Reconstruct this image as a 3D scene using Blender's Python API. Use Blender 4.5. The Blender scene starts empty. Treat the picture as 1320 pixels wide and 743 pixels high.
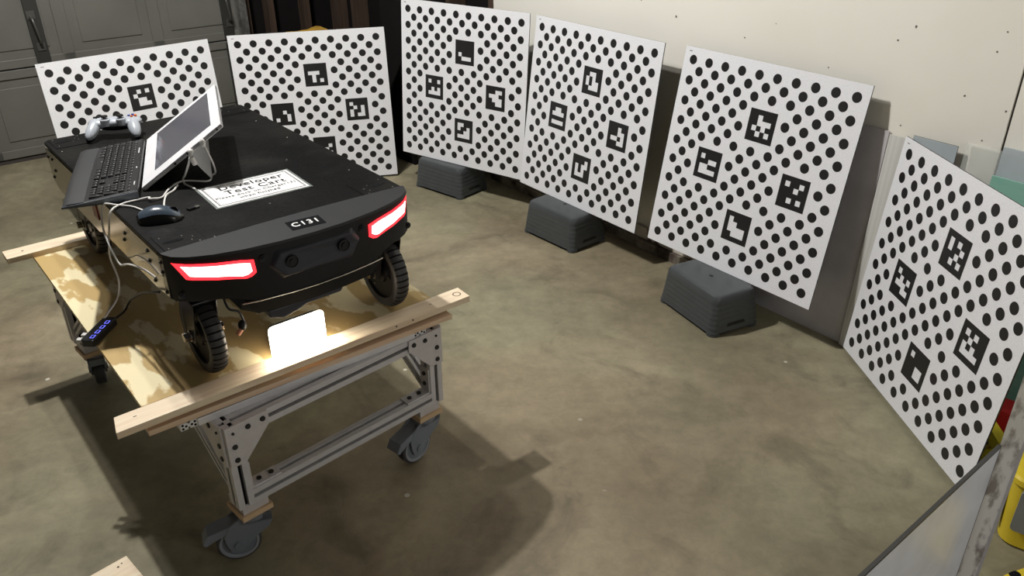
import bpy, bmesh, math, random
from mathutils import Matrix, Vector, Euler
random.seed(7)
S = bpy.context.scene
COL = S.collection
R = math.radians
PI = math.pi

# ------------------------------------------------------------------ camera
cam_d = bpy.data.cameras.new('camera')
cam = bpy.data.objects.new('camera', cam_d)
COL.objects.link(cam)
cam_d.sensor_fit = 'HORIZONTAL'
cam_d.sensor_width = 36.0
cam_d.lens = 1065.0 / 1320.0 * 36.0
cam_d.clip_start = 0.02
cx = Vector((0.9999684, -0.0037651, -0.0070016))
cy = Vector((0.0079498, 0.473596, 0.8807063))
cz = Vector((0.0, -0.8807342, 0.473611))
m = Matrix((cx, cy, cz)).transposed().to_4x4()
m.translation = Vector((0, 0, 1.684))
cam.matrix_world = m
S.camera = cam

# ------------------------------------------------------------------ light and exposure
S.view_settings.view_transform = 'Standard'
S.view_settings.look = 'None'
S.view_settings.gamma = 1.0
S.view_settings.use_curve_mapping = False
S.view_settings.exposure = 0.0
world = bpy.data.worlds.new('garage_ambient')
world.use_nodes = True
S.world = world
world.node_tree.nodes['Background'].inputs[0].default_value = (1.0, 0.93, 0.84, 1)
world.node_tree.nodes['Background'].inputs[1].default_value = 0.045


def lamp(name, loc, power, radius, color):
    d = bpy.data.lights.new(name, 'POINT')
    d.energy = power
    d.shadow_soft_size = radius
    d.color = color
    o = bpy.data.objects.new(name, d)
    COL.objects.link(o)
    o.location = loc
    return o


lamp('ceiling_bulb_or_fill', (-1.38, 2.72, 3.26), 285, 0.035, (1.0, 0.975, 0.94))
lamp('ceiling_bulb_or_fill', (-1.62, 2.78, 3.24), 70, 0.05, (1.0, 0.975, 0.94))
lamp('ceiling_bulb_or_fill', (-1.10, 2.86, 3.24), 70, 0.05, (1.0, 0.975, 0.94))
lamp('ceiling_bulb_or_fill', (1.65, -0.35, 1.55), 36, 0.2, (1.0, 0.95, 0.88))  # added low fill for the table front and glossy panel, not a ceiling bulb


# ------------------------------------------------------------------ materials
def mat(name, col, rough=0.6, metal=0.0, spec=0.5, emis=None, estr=0.0, noise=None, bump=None, coat=0.0, trans=0.0, alpha=1.0, stretch=(1, 1, 1)):
    """noise = (scale, colour2, low, high); bump = (scale, strength)"""
    mt = bpy.data.materials.new(name)
    mt.use_nodes = True
    nt = mt.node_tree
    b = nt.nodes['Principled BSDF']
    b.inputs['Base Color'].default_value = (*col, 1)
    b.inputs['Roughness'].default_value = rough
    b.inputs['Metallic'].default_value = metal
    b.inputs['Specular IOR Level'].default_value = spec
    b.inputs['Coat Weight'].default_value = coat
    b.inputs['Transmission Weight'].default_value = trans
    b.inputs['Alpha'].default_value = alpha
    if emis:
        b.inputs['Emission Color'].default_value = (*emis, 1)
        b.inputs['Emission Strength'].default_value = estr
    tc = nt.nodes.new('ShaderNodeTexCoord')
    mp = nt.nodes.new('ShaderNodeMapping')
    mp.inputs['Scale'].default_value = stretch
    nt.links.new(tc.outputs['Object'], mp.inputs[0])
    if noise is None:
        noise = (9.0, tuple(c * 0.86 for c in col), 0.35, 0.7)
    n = nt.nodes.new('ShaderNodeTexNoise')
    n.inputs['Scale'].default_value = noise[0]
    n.inputs['Detail'].default_value = 4
    nt.links.new(mp.outputs[0], n.inputs['Vector'])
    r = nt.nodes.new('ShaderNodeValToRGB')
    r.color_ramp.elements[0].position = noise[2]
    r.color_ramp.elements[1].position = noise[3]
    r.color_ramp.elements[0].color = (*col, 1)
    r.color_ramp.elements[1].color = (*noise[1], 1)
    nt.links.new(n.outputs['Fac'], r.inputs[0])
    nt.links.new(r.outputs[0], b.inputs['Base Color'])
    if bump:
        n2 = nt.nodes.new('ShaderNodeTexNoise')
        n2.inputs['Scale'].default_value = bump[0]
        n2.inputs['Detail'].default_value = 3
        nt.links.new(mp.outputs[0], n2.inputs['Vector'])
        bp = nt.nodes.new('ShaderNodeBump')
        bp.inputs['Strength'].default_value = bump[1]
        bp.inputs['Distance'].default_value = 0.01
        nt.links.new(n2.outputs['Fac'], bp.inputs['Height'])
        nt.links.new(bp.outputs[0], b.inputs['Normal'])
    return mt


def concrete():
    mt = bpy.data.materials.new('concrete')
    mt.use_nodes = True
    nt = mt.node_tree
    N = nt.nodes
    Lk = nt.links.new
    b = N['Principled BSDF']
    b.inputs['Specular IOR Level'].default_value = 0.35
    tc = N.new('ShaderNodeTexCoord')

    def noise(scale, detail=5, rough=0.55, dist=0.0, off=0.0):
        n = N.new('ShaderNodeTexNoise')
        n.inputs['Scale'].default_value = scale
        n.inputs['Detail'].default_value = detail
        n.inputs['Roughness'].default_value = rough
        n.inputs['Distortion'].default_value = dist
        mp = N.new('ShaderNodeMapping')
        mp.inputs['Location'].default_value = (off, off * 0.7, 0)
        Lk(tc.outputs['Object'], mp.inputs[0])
        Lk(mp.outputs[0], n.inputs['Vector'])
        return n.outputs['Fac']

    def ramp(src, stops):
        r = N.new('ShaderNodeValToRGB')
        e = r.color_ramp.elements
        while len(e) < len(stops):
            e.new(0.5)
        for i, (p, c) in enumerate(stops):
            e[i].position = p
            e[i].color = (*c, 1)
        Lk(src, r.inputs[0])
        return r.outputs[0]

    def mix(kind, f, a, c):
        x = N.new('ShaderNodeMix')
        x.data_type = 'RGBA'
        x.blend_type = kind
        if isinstance(f, float):
            x.inputs[0].default_value = f
        else:
            Lk(f, x.inputs[0])
        for k, v in ((6, a), (7, c)):
            if isinstance(v, tuple):
                x.inputs[k].default_value = (*v, 1)
            else:
                Lk(v, x.inputs[k])
        return x.outputs[2]

    base = ramp(noise(1.1, 6, 0.6, 0.4), [(0.32, (0.165, 0.140, 0.092)), (0.5, (0.245, 0.214, 0.146)), (0.68, (0.36, 0.325, 0.225))])
    fine = ramp(noise(14, 6, 0.7, 0.2, 3.0), [(0.3, (0.72, 0.72, 0.72)), (0.7, (1.12, 1.12, 1.12))])
    c = mix('MULTIPLY', 0.8, base, fine)
    warm = ramp(noise(0.8, 3, 0.5, 0.3, 9.0), [(0.42, (0.96, 1.02, 0.95)), (0.62, (1.08, 1.0, 0.95))])
    c = mix('MULTIPLY', 0.8, c, warm)
    stain = ramp(noise(3.2, 5, 0.6, 1.0, 5.0), [(0.55, (1, 1, 1)), (0.70, (0.58, 0.58, 0.57))])
    c = mix('MULTIPLY', 0.75, c, stain)
    # paint flecks
    v = N.new('ShaderNodeTexVoronoi')
    v.inputs['Scale'].default_value = 5.0
    v.inputs['Randomness'].default_value = 1.0
    Lk(tc.outputs['Object'], v.inputs['Vector'])
    s1 = ramp(v.outputs['Distance'], [(0.034, (1, 1, 1)), (0.045, (0, 0, 0))])
    sel = ramp(noise(2.6, 2, 0.5, 0, 12.0), [(0.46, (0, 0, 0)), (0.50, (1, 1, 1))])
    s = mix('MULTIPLY', 1.0, s1, sel)
    c = mix('MIX', s, c, (0.52, 0.50, 0.42))
    Lk(c, b.inputs['Base Color'])
    rr = N.new('ShaderNodeMapRange')
    rr.inputs[3].default_value = 0.42
    rr.inputs[4].default_value = 0.72
    Lk(noise(4, 4, 0.6, 0, 2.0), rr.inputs[0])
    Lk(rr.outputs[0], b.inputs['Roughness'])
    bp = N.new('ShaderNodeBump')
    bp.inputs['Strength'].default_value = 0.12
    bp.inputs['Distance'].default_value = 0.006
    Lk(noise(22, 5, 0.6, 0, 1.0), bp.inputs['Height'])
    Lk(bp.outputs[0], b.inputs['Normal'])
    return mt


M = {}
M['concrete'] = concrete()
M['wall'] = mat('painted_drywall', (0.86, 0.84, 0.76), 0.5, noise=(1.4, (0.80, 0.77, 0.68), 0.42, 0.75), bump=(5, 0.06))
M['curb'] = mat('peeling_painted_curb', (0.62, 0.58, 0.50), 0.7, noise=(9, (0.16, 0.09, 0.06), 0.56, 0.64), bump=(18, 0.5))
M['sealing'] = mat('dirty_sill', (0.30, 0.27, 0.21), 0.8, noise=(7, (0.07, 0.05, 0.04), 0.45, 0.62), bump=(14, 0.5))
M['gap'] = mat('dark_gap', (0.06, 0.05, 0.045), 0.9)
M['mark'] = mat('scuff_mark', (0.16, 0.14, 0.12), 0.8)
M['door'] = mat('garage_door_paint', (0.17, 0.168, 0.148), 0.5, noise=(2.0, (0.125, 0.123, 0.108), 0.35, 0.7))
M['door_dark'] = mat('door_stile_steel', (0.045, 0.045, 0.04), 0.45, metal=0.2)
M['galv'] = mat('galvanised_steel', (0.55, 0.55, 0.53), 0.35, metal=0.85, noise=(24, (0.34, 0.34, 0.33), 0.4, 0.62))
M['black_wall'] = mat('black_insulation', (0.010, 0.009, 0.009), 0.9, spec=0.1)
M['stud'] = mat('dark_timber', (0.060, 0.036, 0.022), 0.8, noise=(6, (0.035, 0.020, 0.012), 0.35, 0.65), stretch=(6, 6, 0.6))
M['yellowbag'] = mat('yellow_fabric', (0.45, 0.27, 0.03), 0.6, noise=(12, (0.20, 0.11, 0.02), 0.4, 0.7), bump=(16, 0.6))
M['handle'] = mat('dull_zinc_handle', (0.16, 0.16, 0.15), 0.4, metal=0.7)
M['board'] = mat('white_board_face', (0.83, 0.84, 0.87), 0.36, noise=(160, (0.77, 0.78, 0.81), 0.35, 0.65))
M['ink'] = mat('black_print', (0.012, 0.012, 0.013), 0.40)
M['board_edge'] = mat('black_board_core', (0.015, 0.015, 0.015), 0.6)
M['stool'] = mat('grey_plastic', (0.062, 0.070, 0.074), 0.36, noise=(30, (0.054, 0.060, 0.064), 0.3, 0.7))
M['stool_dark'] = mat('recess_shade_plastic', (0.010, 0.010, 0.010), 0.7)  # near-black copy of the stool plastic, painting shade in recesses and underneath
M['alu'] = mat('anodised_aluminium', (0.62, 0.61, 0.63), 0.45, metal=0.25, noise=(40, (0.56, 0.56, 0.58), 0.3, 0.7))
M['alu_plate'] = mat('aluminium_plate', (0.60, 0.58, 0.59), 0.5, metal=0.2, noise=(60, (0.55, 0.53, 0.54), 0.3, 0.7))
M['alu_end'] = mat('cut_aluminium', (0.78, 0.78, 0.80), 0.4, metal=0.3)
M['slot'] = mat('slot_shade_label_black', (0.010, 0.010, 0.011), 0.9, spec=0.05)  # black painted for shade in slots and holes; also the label's own colour
M['bolt'] = mat('black_bolt', (0.012, 0.012, 0.013), 0.4)
M['pine'] = mat('pine', (0.80, 0.69, 0.51), 0.55, noise=(3.2, (0.68, 0.52, 0.36), 0.35, 0.72), stretch=(1.2, 16, 16))
M['pine_red'] = mat('reddish_pine', (0.66, 0.46, 0.31), 0.55, noise=(3.0, (0.72, 0.57, 0.40), 0.40, 0.7), stretch=(1.2, 12, 12))
M['pine_pale'] = mat('pale_pine_block', (0.62, 0.45, 0.28), 0.6, noise=(6, (0.50, 0.34, 0.20), 0.35, 0.72), stretch=(3, 3, 12))
M['knot'] = mat('wood_knot', (0.06, 0.035, 0.02), 0.7)
M['ply'] = mat('plywood_face', (0.50, 0.35, 0.14), 0.6, noise=(4.6, (0.80, 0.70, 0.44), 0.505, 0.54), stretch=(2.2, 1.0, 1), bump=(30, 0.08))
M['caster'] = mat('blue_grey_caster_plastic', (0.19, 0.215, 0.25), 0.45)
M['caster_rim'] = mat('pale_caster_rim', (0.29, 0.315, 0.35), 0.45)
M['caster_rubber'] = mat('dark_grey_rubber', (0.06, 0.062, 0.066), 0.6)
M['deck'] = mat('black_textured_deck', (0.0045, 0.0045, 0.0048), 0.45, spec=0.12, noise=(5, (0.012, 0.012, 0.011), 0.42, 0.66), bump=(70, 0.12))
M['nose'] = mat('charcoal_plastic', (0.026, 0.027, 0.029), 0.5, spec=0.3)
M['fascia'] = mat('black_plastic', (0.010, 0.010, 0.011), 0.5, spec=0.3)
M['skirt'] = mat('black_skirt', (0.012, 0.012, 0.012), 0.7, spec=0.2)
M['insert'] = mat('dark_blue_plastic', (0.020, 0.022, 0.032), 0.45)
M['lamp_red'] = mat('red_lamp_lens', (0.8, 0.02, 0.02), 0.25, emis=(1.0, 0.02, 0.03), estr=3.0)
M['lamp_core'] = mat('lit_lamp_core', (1, 0.5, 0.4), 0.3, emis=(1.0, 0.62, 0.52), estr=6.0)
M['panel'] = mat('brushed_steel_panel', (0.50, 0.46, 0.41), 0.22, metal=0.9, noise=(30, (0.45, 0.41, 0.36), 0.3, 0.7), stretch=(1, 0.3, 6))
M['chassis'] = mat('dark_chassis', (0.02, 0.02, 0.02), 0.6)
M['tyre'] = mat('black_rubber_tyre', (0.034, 0.033, 0.034), 0.5)
M['tread_groove'] = mat('tread_groove_shade', (0.006, 0.006, 0.006), 0.8, spec=0.1)  # darker rubber paints the shade inside the chevron grooves
M['gloss'] = mat('gloss_black_steel', (0.008, 0.008, 0.010), 0.32, spec=0.3)
M['steel'] = mat('bright_steel', (0.55, 0.53, 0.50), 0.25, metal=1.0)
M['paper'] = mat('white_paper', (0.88, 0.88, 0.88), 0.25)
M['laminate'] = mat('clear_laminate_border', (0.20, 0.22, 0.21), 0.12)
M['white_ink'] = mat('white_lettering', (0.85, 0.85, 0.85), 0.5)
M['tab_white'] = mat('silver_white_shell', (0.80, 0.80, 0.82), 0.35)
M['tab_side'] = mat('silver_metal_side', (0.50, 0.50, 0.51), 0.32, metal=0.6)
M['screen'] = mat('dark_glass_screen', (0.10, 0.10, 0.12), 0.10, spec=0.8)
M['kb'] = mat('black_keyboard_plastic', (0.016, 0.016, 0.017), 0.42)
M['key'] = mat('black_key', (0.020, 0.020, 0.021), 0.38)
M['legend'] = mat('pale_key_legend', (0.55, 0.55, 0.55), 0.5)
M['kb_rest'] = mat('charcoal_wrist_rest', (0.030, 0.031, 0.033), 0.55)
M['kb_edge'] = mat('grey_blue_trim', (0.16, 0.18, 0.21), 0.35)
M['mouse_top'] = mat('slate_blue_shell', (0.050, 0.068, 0.092), 0.25)
M['mouse_black'] = mat('black_mouse_base', (0.010, 0.010, 0.011), 0.25)
M['cable_white'] = mat('white_cable_sheath', (0.72, 0.71, 0.68), 0.45)
M['cable_black'] = mat('black_cable_sheath', (0.012, 0.012, 0.012), 0.45)
M['hub'] = mat('black_hub_shell', (0.012, 0.012, 0.014), 0.3)
M['blue_led'] = mat('blue_led', (0.1, 0.12, 0.8), 0.3, emis=(0.16, 0.18, 1.0), estr=1.6)
M['grip'] = mat('silver_grip_plastic', (0.40, 0.43, 0.47), 0.3)
M['orange'] = mat('orange_button', (0.75, 0.16, 0.02), 0.4)
M['blue'] = mat('blue_button', (0.03, 0.08, 0.40), 0.4)
M['glow'] = mat('lit_led_panel', (1, 1, 1), 0.4, emis=(1.0, 0.90, 0.76), estr=48.0)
M['copper'] = mat('orange_connector', (0.60, 0.25, 0.14), 0.4)
M['reflector'] = mat('dark_red_reflector', (0.28, 0.02, 0.015), 0.3)
M['lean_grey'] = mat('grey_foam_sheet', (0.56, 0.54, 0.55), 0.5)
M['lean_white'] = mat('white_fluted_sheet', (0.66, 0.66, 0.63), 0.45, noise=(1, (0.60, 0.60, 0.57), 0.45, 0.55), stretch=(60, 1, 0.05))
M['lean_blue'] = mat('pale_blue_sheet', (0.46, 0.52, 0.54), 0.35)
M['clear'] = mat('clear_acrylic', (0.86, 0.90, 0.87), 0.15, trans=0.0, alpha=0.22)
M['green_glass'] = mat('green_tinted_glass', (0.22, 0.48, 0.38), 0.12, noise=(2.2, (0.28, 0.52, 0.43), 0.4, 0.6), stretch=(1, 1, 9))
M['whiteboard'] = mat('glossy_white_panel', (0.80, 0.85, 0.95), 0.25, spec=0.7)
M['frame_black'] = mat('black_frame', (0.03, 0.03, 0.03), 0.35)
M['spangle'] = mat('spangled_steel', (0.86, 0.85, 0.81), 0.4, metal=0.0, noise=(8, (0.32, 0.29, 0.26), 0.48, 0.62), stretch=(5, 5, 2.2))
M['yellow'] = mat('yellow_plastic', (0.72, 0.55, 0.03), 0.4)
M['yellow_bright'] = mat('bright_yellow_foam', (0.85, 0.72, 0.04), 0.6)
M['red'] = mat('red_foam', (0.60, 0.02, 0.02), 0.55)
M['label_grey'] = mat('grey_label', (0.22, 0.24, 0.26), 0.5)


# ------------------------------------------------------------------ mesh builder
class MB:
    def __init__(s):
        s.v = []
        s.f = []
        s.mi = []
        s.sm = []

    def add(s, verts, faces, mi=0, smooth=False):
        o = len(s.v)
        s.v += [tuple(p) for p in verts]
        s.f += [tuple(i + o for i in f) for f in faces]
        s.mi += [mi] * len(faces)
        s.sm += [smooth] * len(faces)
        return s

    def box(s, lo, hi, mi=0, mat4=None):
        x0, y0, z0 = lo
        x1, y1, z1 = hi
        v = [Vector(p) for p in ((x0, y0, z0), (x1, y0, z0), (x1, y1, z0), (x0, y1, z0), (x0, y0, z1), (x1, y0, z1), (x1, y1, z1), (x0, y1, z1))]
        if mat4:
            v = [mat4 @ p for p in v]
        return s.add(v, [(0, 3, 2, 1), (4, 5, 6, 7), (0, 1, 5, 4), (1, 2, 6, 5), (2, 3, 7, 6), (3, 0, 4, 7)], mi)

    def prism(s, poly, d0, d1, axis='z', mi=0, mat4=None, smooth=False):
        """poly in the two other axes; axis x->(y,z), y->(x,z), z->(x,y)"""
        n = len(poly)

        def pt(a, b, d):
            p = {'z': (a, b, d), 'y': (a, d, b), 'x': (d, a, b)}[axis]
            p = Vector(p)
            return mat4 @ p if mat4 else p
        v = [pt(a, b, d0) for a, b in poly] + [pt(a, b, d1) for a, b in poly]
        s.add(v, [tuple(range(n)), tuple(range(2 * n - 1, n - 1, -1))], mi)
        o = len(s.v) - 2 * n
        s.f += [(o + i, o + (i + 1) % n, o + n + (i + 1) % n, o + n + i) for i in range(n)]
        s.mi += [mi] * n
        s.sm += [smooth] * n
        return s

    def cyl(s, p0, p1, r0, r1=None, seg=20, mi=0, cap=True, smooth=True):
        r1 = r0 if r1 is None else r1
        p0 = Vector(p0)
        p1 = Vector(p1)
        d = (p1 - p0).normalized()
        a = d.orthogonal().normalized()
        b = d.cross(a)
        v = []
        for p, r in ((p0, r0), (p1, r1)):
            v += [p + (a * math.cos(2 * PI * i / seg) + b * math.sin(2 * PI * i / seg)) * r for i in range(seg)]
        s.add(v, [(i, (i + 1) % seg, seg + (i + 1) % seg, seg + i) for i in range(seg)], mi, smooth)
        if cap:
            s.add(v, [tuple(range(seg - 1, -1, -1)), tuple(range(seg, 2 * seg))], mi)
        return s

    def lathe(s, prof, centre, axis, seg=32, mi=0, mis=None):
        """prof: list of (r, h) along axis"""
        c = Vector(centre)
        d = Vector(axis).normalized()
        a = d.orthogonal().normalized()
        b = d.cross(a)
        v = []
        for r, h in prof:
            v += [c + d * h + (a * math.cos(2 * PI * i / seg) + b * math.sin(2 * PI * i / seg)) * r for i in range(seg)]
        for k in range(len(prof) - 1):
            o = len(s.v)
            s.add(v[k * seg:(k + 2) * seg], [(i, (i + 1) % seg, seg + (i + 1) % seg, seg + i) for i in range(seg)], mis[k] if mis else mi, True)
        return s

    def ball(s, c, r, seg=16, rings=10, mi=0, mat4=None):
        r = r if isinstance(r, tuple) else (r, r, r)
        v = []
        for j in range(rings + 1):
            t = PI * j / rings
            for i in range(seg):
                p = 2 * PI * i / seg
                q = Vector((math.sin(t) * math.cos(p) * r[0], math.sin(t) * math.sin(p) * r[1], math.cos(t) * r[2]))
                if mat4:
                    q = mat4 @ q
                v.append(Vector(c) + q)
        f = [(j * seg + i, (j + 1) * seg + i, (j + 1) * seg + (i + 1) % seg, j * seg + (i + 1) % seg) for j in range(rings) for i in range(seg)]
        return s.add(v, f, mi, True)

    def tube(s, pts, r, seg=8, mi=0, sub=6):
        P = [Vector(p) for p in pts]
        Q = []
        if len(P) > 2 and sub > 1:
            E = [P[0] * 2 - P[1]] + P + [P[-1] * 2 - P[-2]]
            for i in range(1, len(E) - 2):
                p0, p1, p2, p3 = E[i - 1:i + 3]
                for k in range(sub):
                    t = k / sub
                    Q.append(0.5 * ((2 * p1) + (p2 - p0) * t + (2 * p0 - 5 * p1 + 4 * p2 - p3) * t * t + (3 * p1 - p0 - 3 * p2 + p3) * t ** 3))
            Q.append(P[-1])
        else:
            Q = P
        up = None
        v = []
        for i, p in enumerate(Q):
            d = (Q[min(i + 1, len(Q) - 1)] - Q[max(i - 1, 0)]).normalized()
            if up is None:
                up = d.orthogonal().normalized()
            up = (up - d * up.dot(d)).normalized()
            b = d.cross(up)
            v += [p + (up * math.cos(2 * PI * k / seg) + b * math.sin(2 * PI * k / seg)) * r for k in range(seg)]
        n = len(Q)
        f = [(i * seg + k, i * seg + (k + 1) % seg, (i + 1) * seg + (k + 1) % seg, (i + 1) * seg + k) for i in range(n - 1) for k in range(seg)]
        s.add(v, f, mi, True)
        s.add([v[k] for k in range(seg)] + [v[(n - 1) * seg + k] for k in range(seg)], [tuple(range(seg - 1, -1, -1)), tuple(range(seg, 2 * seg))], mi)
        return s

    def grid(s, rows, mi=0, smooth=True):
        h, w = len(rows), len(rows[0])
        return s.add([p for r in rows for p in r], [(j * w + i, j * w + i + 1, (j + 1) * w + i + 1, (j + 1) * w + i) for j in range(h - 1) for i in range(w - 1)], mi, smooth)

    def build(s, name, mats, parent=None, bevel=0.0, solid=0.0):
        me = bpy.data.meshes.new(name)
        me.from_pydata(s.v, [], s.f)
        for q in (mats if isinstance(mats, (list, tuple)) else [mats]):
            me.materials.append(M[q] if isinstance(q, str) else q)
        me.polygons.foreach_set('material_index', s.mi)
        me.polygons.foreach_set('use_smooth', s.sm)
        bm = bmesh.new()
        bm.from_mesh(me)
        bmesh.ops.recalc_face_normals(bm, faces=bm.faces)
        bm.to_mesh(me)
        bm.free()
        me.update()
        o = bpy.data.objects.new(name, me)
        COL.objects.link(o)
        if parent:
            o.parent = parent
        if bevel:
            md = o.modifiers.new('bevel', 'BEVEL')
            md.width = bevel
            md.segments = 2
            md.limit_method = 'ANGLE'
            md.angle_limit = R(40)
        return o


def rrect(w, h, r, n=5, cx0=0.0, cy0=0.0):
    p = []
    for (sx, sy, a0) in ((1, 1, 0), (-1, 1, 90), (-1, -1, 180), (1, -1, 270)):
        for k in range(n + 1):
            a = R(a0 + 90 * k / n)
            p.append((cx0 + sx * (w / 2 - r) + r * math.cos(a), cy0 + sy * (h / 2 - r) + r * math.sin(a)))
    return p


def empty(name, loc, rz=0.0):
    o = bpy.data.objects.new(name, None)
    COL.objects.link(o)
    o.empty_display_size = 0.05
    o.location = loc
    o.rotation_euler = (0, 0, rz)
    return o


def tag(o, label=None, cat=None, group=None, kind=None):
    if label:
        o['label'] = label
    if cat:
        o['category'] = cat
    if group:
        o['group'] = group
    if kind:
        o['kind'] = kind
    return o


def text_mesh(name, body, size, material, parent, loc, rot=(0, 0, 0), bold=0.0, sx=1.0, extrude=0.0002):
    cu = bpy.data.curves.new(name, 'FONT')
    cu.body = body
    cu.size = size
    cu.align_x = 'CENTER'
    cu.align_y = 'CENTER'
    cu.extrude = extrude
    cu.offset = bold
    cu.space_character = 1.18
    tmp = bpy.data.objects.new(name, cu)
    COL.objects.link(tmp)
    bpy.context.view_layer.update()
    dg = bpy.context.evaluated_depsgraph_get()
    me = bpy.data.meshes.new_from_object(tmp.evaluated_get(dg))
    bpy.data.objects.remove(tmp)
    me.materials.clear()
    me.materials.append(M[material])
    me.name = name
    o = bpy.data.objects.new(name, me)
    COL.objects.link(o)
    o.parent = parent
    o.location = loc
    o.rotation_euler = rot
    o.scale = (sx, 1, 1)
    return o


# ------------------------------------------------------------------ the garage shell
# wall frames: right wall runs along U, faces -NW; door wall runs along NW, faces -ND
U = Vector((0.61, -0.7924, 0)).normalized()
NW = Vector((0.7924, 0.61, 0)).normalized()
ND = Vector((-0.61, 0.7924, 0)).normalized()
DW = 2.665      # right wall distance
DD = 5.62       # door wall distance


def wp(s, n, z):
    """point: s along right wall, n distance along its normal"""
    return U * s + NW * n + Vector((0, 0, z))


def wall_mat(n=DW):
    m4 = Matrix((U, NW, Vector((0, 0, 1)))).transposed().to_4x4()
    return m4


WM = wall_mat()        # local (s, n, z) -> world
DM = Matrix((NW, ND, Vector((0, 0, 1)))).transposed().to_4x4()   # local (along, depth, z)
CEIL = 3.4

tag(MB().add([(-6, -3, 0), (5, -3, 0), (5, 8, 0), (-6, 8, 0), (-6, -3, -0.1), (5, -3, -0.1), (5, 8, -0.1), (-6, 8, -0.1)],
             [(0, 1, 2, 3), (4, 5, 6, 7), (0, 4, 5, 1), (1, 5, 6, 2), (2, 6, 7, 3), (3, 7, 4, 0)]).build('floor', 'concrete'), kind='structure')
SJ = -3.60     # the drywall begins here
wr = MB().box((SJ, DW, 0.10), (-1.006, DW + 0.10, CEIL), 0, WM).box((-0.998, DW, 0.10), (2.6, DW + 0.10, CEIL), 0, WM)
wr.box((-1.006, DW + 0.008, 0.10), (-0.998, DW + 0.10, CEIL), 1, WM)
tag(wr.build('wall_right', ['wall', 'gap']), kind='structure')
# scuffs on the drywall
mk = MB()
for s_, z_, r_ in ((-1.35, 1.165, .009), (-1.40, 1.115, .006), (-1.075, 1.19, .005), (-1.09, 1.13, .005), (-1.15, 0.985, .006), (-1.63, .985, .005), (-1.33, 0.848, .005), (-1.065, .862, .005), (-2.0, 1.03, .006), (-1.87, 1.1, .004), (-2.35, 1.06, .008), (-2.55, 1.1, .005), (-1.02, .965, .006)):
    pl = [(s_ + .55 * r_ * math.cos(a * PI / 4) * random.uniform(.6, 1.3), z_ + .55 * r_ * math.sin(a * PI / 4) * random.uniform(.6, 1.3)) for a in range(8)]
    mk.prism(pl, DW - 0.001, DW + 0.004, 'y', 0, WM)
tag(mk.build('trim_1', 'mark'), kind='structure')
cb = MB().box((SJ, DW - 0.02, 0.045), (2.6, DW + 0.09, 0.10), 0, WM)
tag(cb.build('baseboard_right', 'curb'), kind='structure')
lg = MB()
k = SJ
while k < 2.6:
    w_ = random.uniform(.16, .3)
    d_ = random.uniform(0.028, 0.040)
    lg.box((k, DW - d_, 0), (k + w_, DW + 0.09, 0.043), 0, WM)
    k += w_
tag(lg.build('trim_2', 'sealing'), kind='structure')
bk = MB().box((-5.75, DW + 0.11, 0), (SJ, DW + 0.16, CEIL), 0, WM)
tag(bk.build('wall_back', 'black_wall'), kind='structure')
bl = MB().box((2.07, DD + 0.10, 0), (DW + 0.2, DD + 0.15, CEIL), 0, DM)
tag(bl.build('wall_corner', 'black_wall'), kind='structure')
for i, s_ in enumerate((-4.05, -4.42, -4.80, -5.20, -5.50)):
    o = tag(MB().box((s_, DW + 0.0, 0), (s_ + 0.045, DW + 0.105, CEIL), 0, WM).build('wall_stud', 'stud'),
            None, None, None, 'structure')
o = tag(MB().box((SJ - 0.045, DW - 0.002, 0), (SJ, DW + 0.105, CEIL), 0, WM).build('wall_stud', 'stud'), kind='structure')
for a_ in (2.26, 2.52):
    tag(MB().box((a_, DD + 0.0, 0), (a_ + 0.045, DD + 0.095, CEIL), 0, DM).build('wall_stud', 'stud'), kind='structure')

# sectional garage door
dr = empty('door_1', (0, 0, 0))
tag(dr, kind='structure')
g = MB()
for r_ in range(4):
    z0 = 0.03 + r_ * 0.52
    z1 = z0 + 0.512
    g.box((-2.2, DD, z0), (2.05, DD + 0.045, z1), 0, DM)
    # rails and stiles raised towards the room so that each field reads as a recessed panel
    g.box((-2.2, DD - 0.010, z1 - 0.05), (2.05, DD, z1), 0, DM)
    g.box((-2.2, DD - 0.010, z0), (2.05, DD, z0 + 0.05), 0, DM)
    for a_ in [x * 0.53 - 2.2 for x in range(8)]:
        g.box((a_ - 0.035, DD - 0.010, z0), (a_ + 0.035, DD, z1), 0, DM)
        g.box((a_ + 0.09, DD - 0.006, z0 + 0.10), (a_ + 0.44, DD, z1 - 0.10), 0, DM)
g.build('door_panel', 'door', dr, bevel=0.003)
g = MB().box((-2.2, DD + 0.0, 0.0), (2.05, DD + 0.03, 0.024), 0, DM)
g.build('rubber_seal', 'gap', dr)
for r_ in range(4):
    z0 = 0.03 + r_ * 0.52
    MB().box((0.80, DD - 0.028, z0 + 0.005), (0.875, DD - 0.010, z0 + 0.505), 0, DM).build('centre_stile', 'door_dark', dr, bevel=0.002)
    MB().box((1.93, DD - 0.028, z0 + 0.005), (1.995, DD - 0.010, z0 + 0.505), 0, DM).build('end_stile', 'door_dark', dr, bevel=0.002)
for a_ in (0.835, 1.965):
    h = MB().tube([DM @ Vector((a_ - 0.01, DD - 0.03, 0.83)), DM @ Vector((a_ - 0.01, DD - 0.075, 0.81)), DM @ Vector((a_ + 0.004, DD - 0.075, 0.70)), DM @ Vector((a_ + 0.004, DD - 0.03, 0.67))], 0.008)
    h.box((a_ - 0.030, DD - 0.034, 0.815), (a_ + 0.014, DD - 0.028, 0.86), 0, DM).box((a_ - 0.018, DD - 0.034, 0.635), (a_ + 0.026, DD - 0.028, 0.68), 0, DM)
    h.build('door_handle', 'handle', dr)
trk = MB().box((2.035, DD - 0.075, 0), (2.075, DD - 0.01, CEIL), 0, DM).box((2.075, DD - 0.078, 0), (2.082, DD - 0.0, CEIL), 0, DM)
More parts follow.
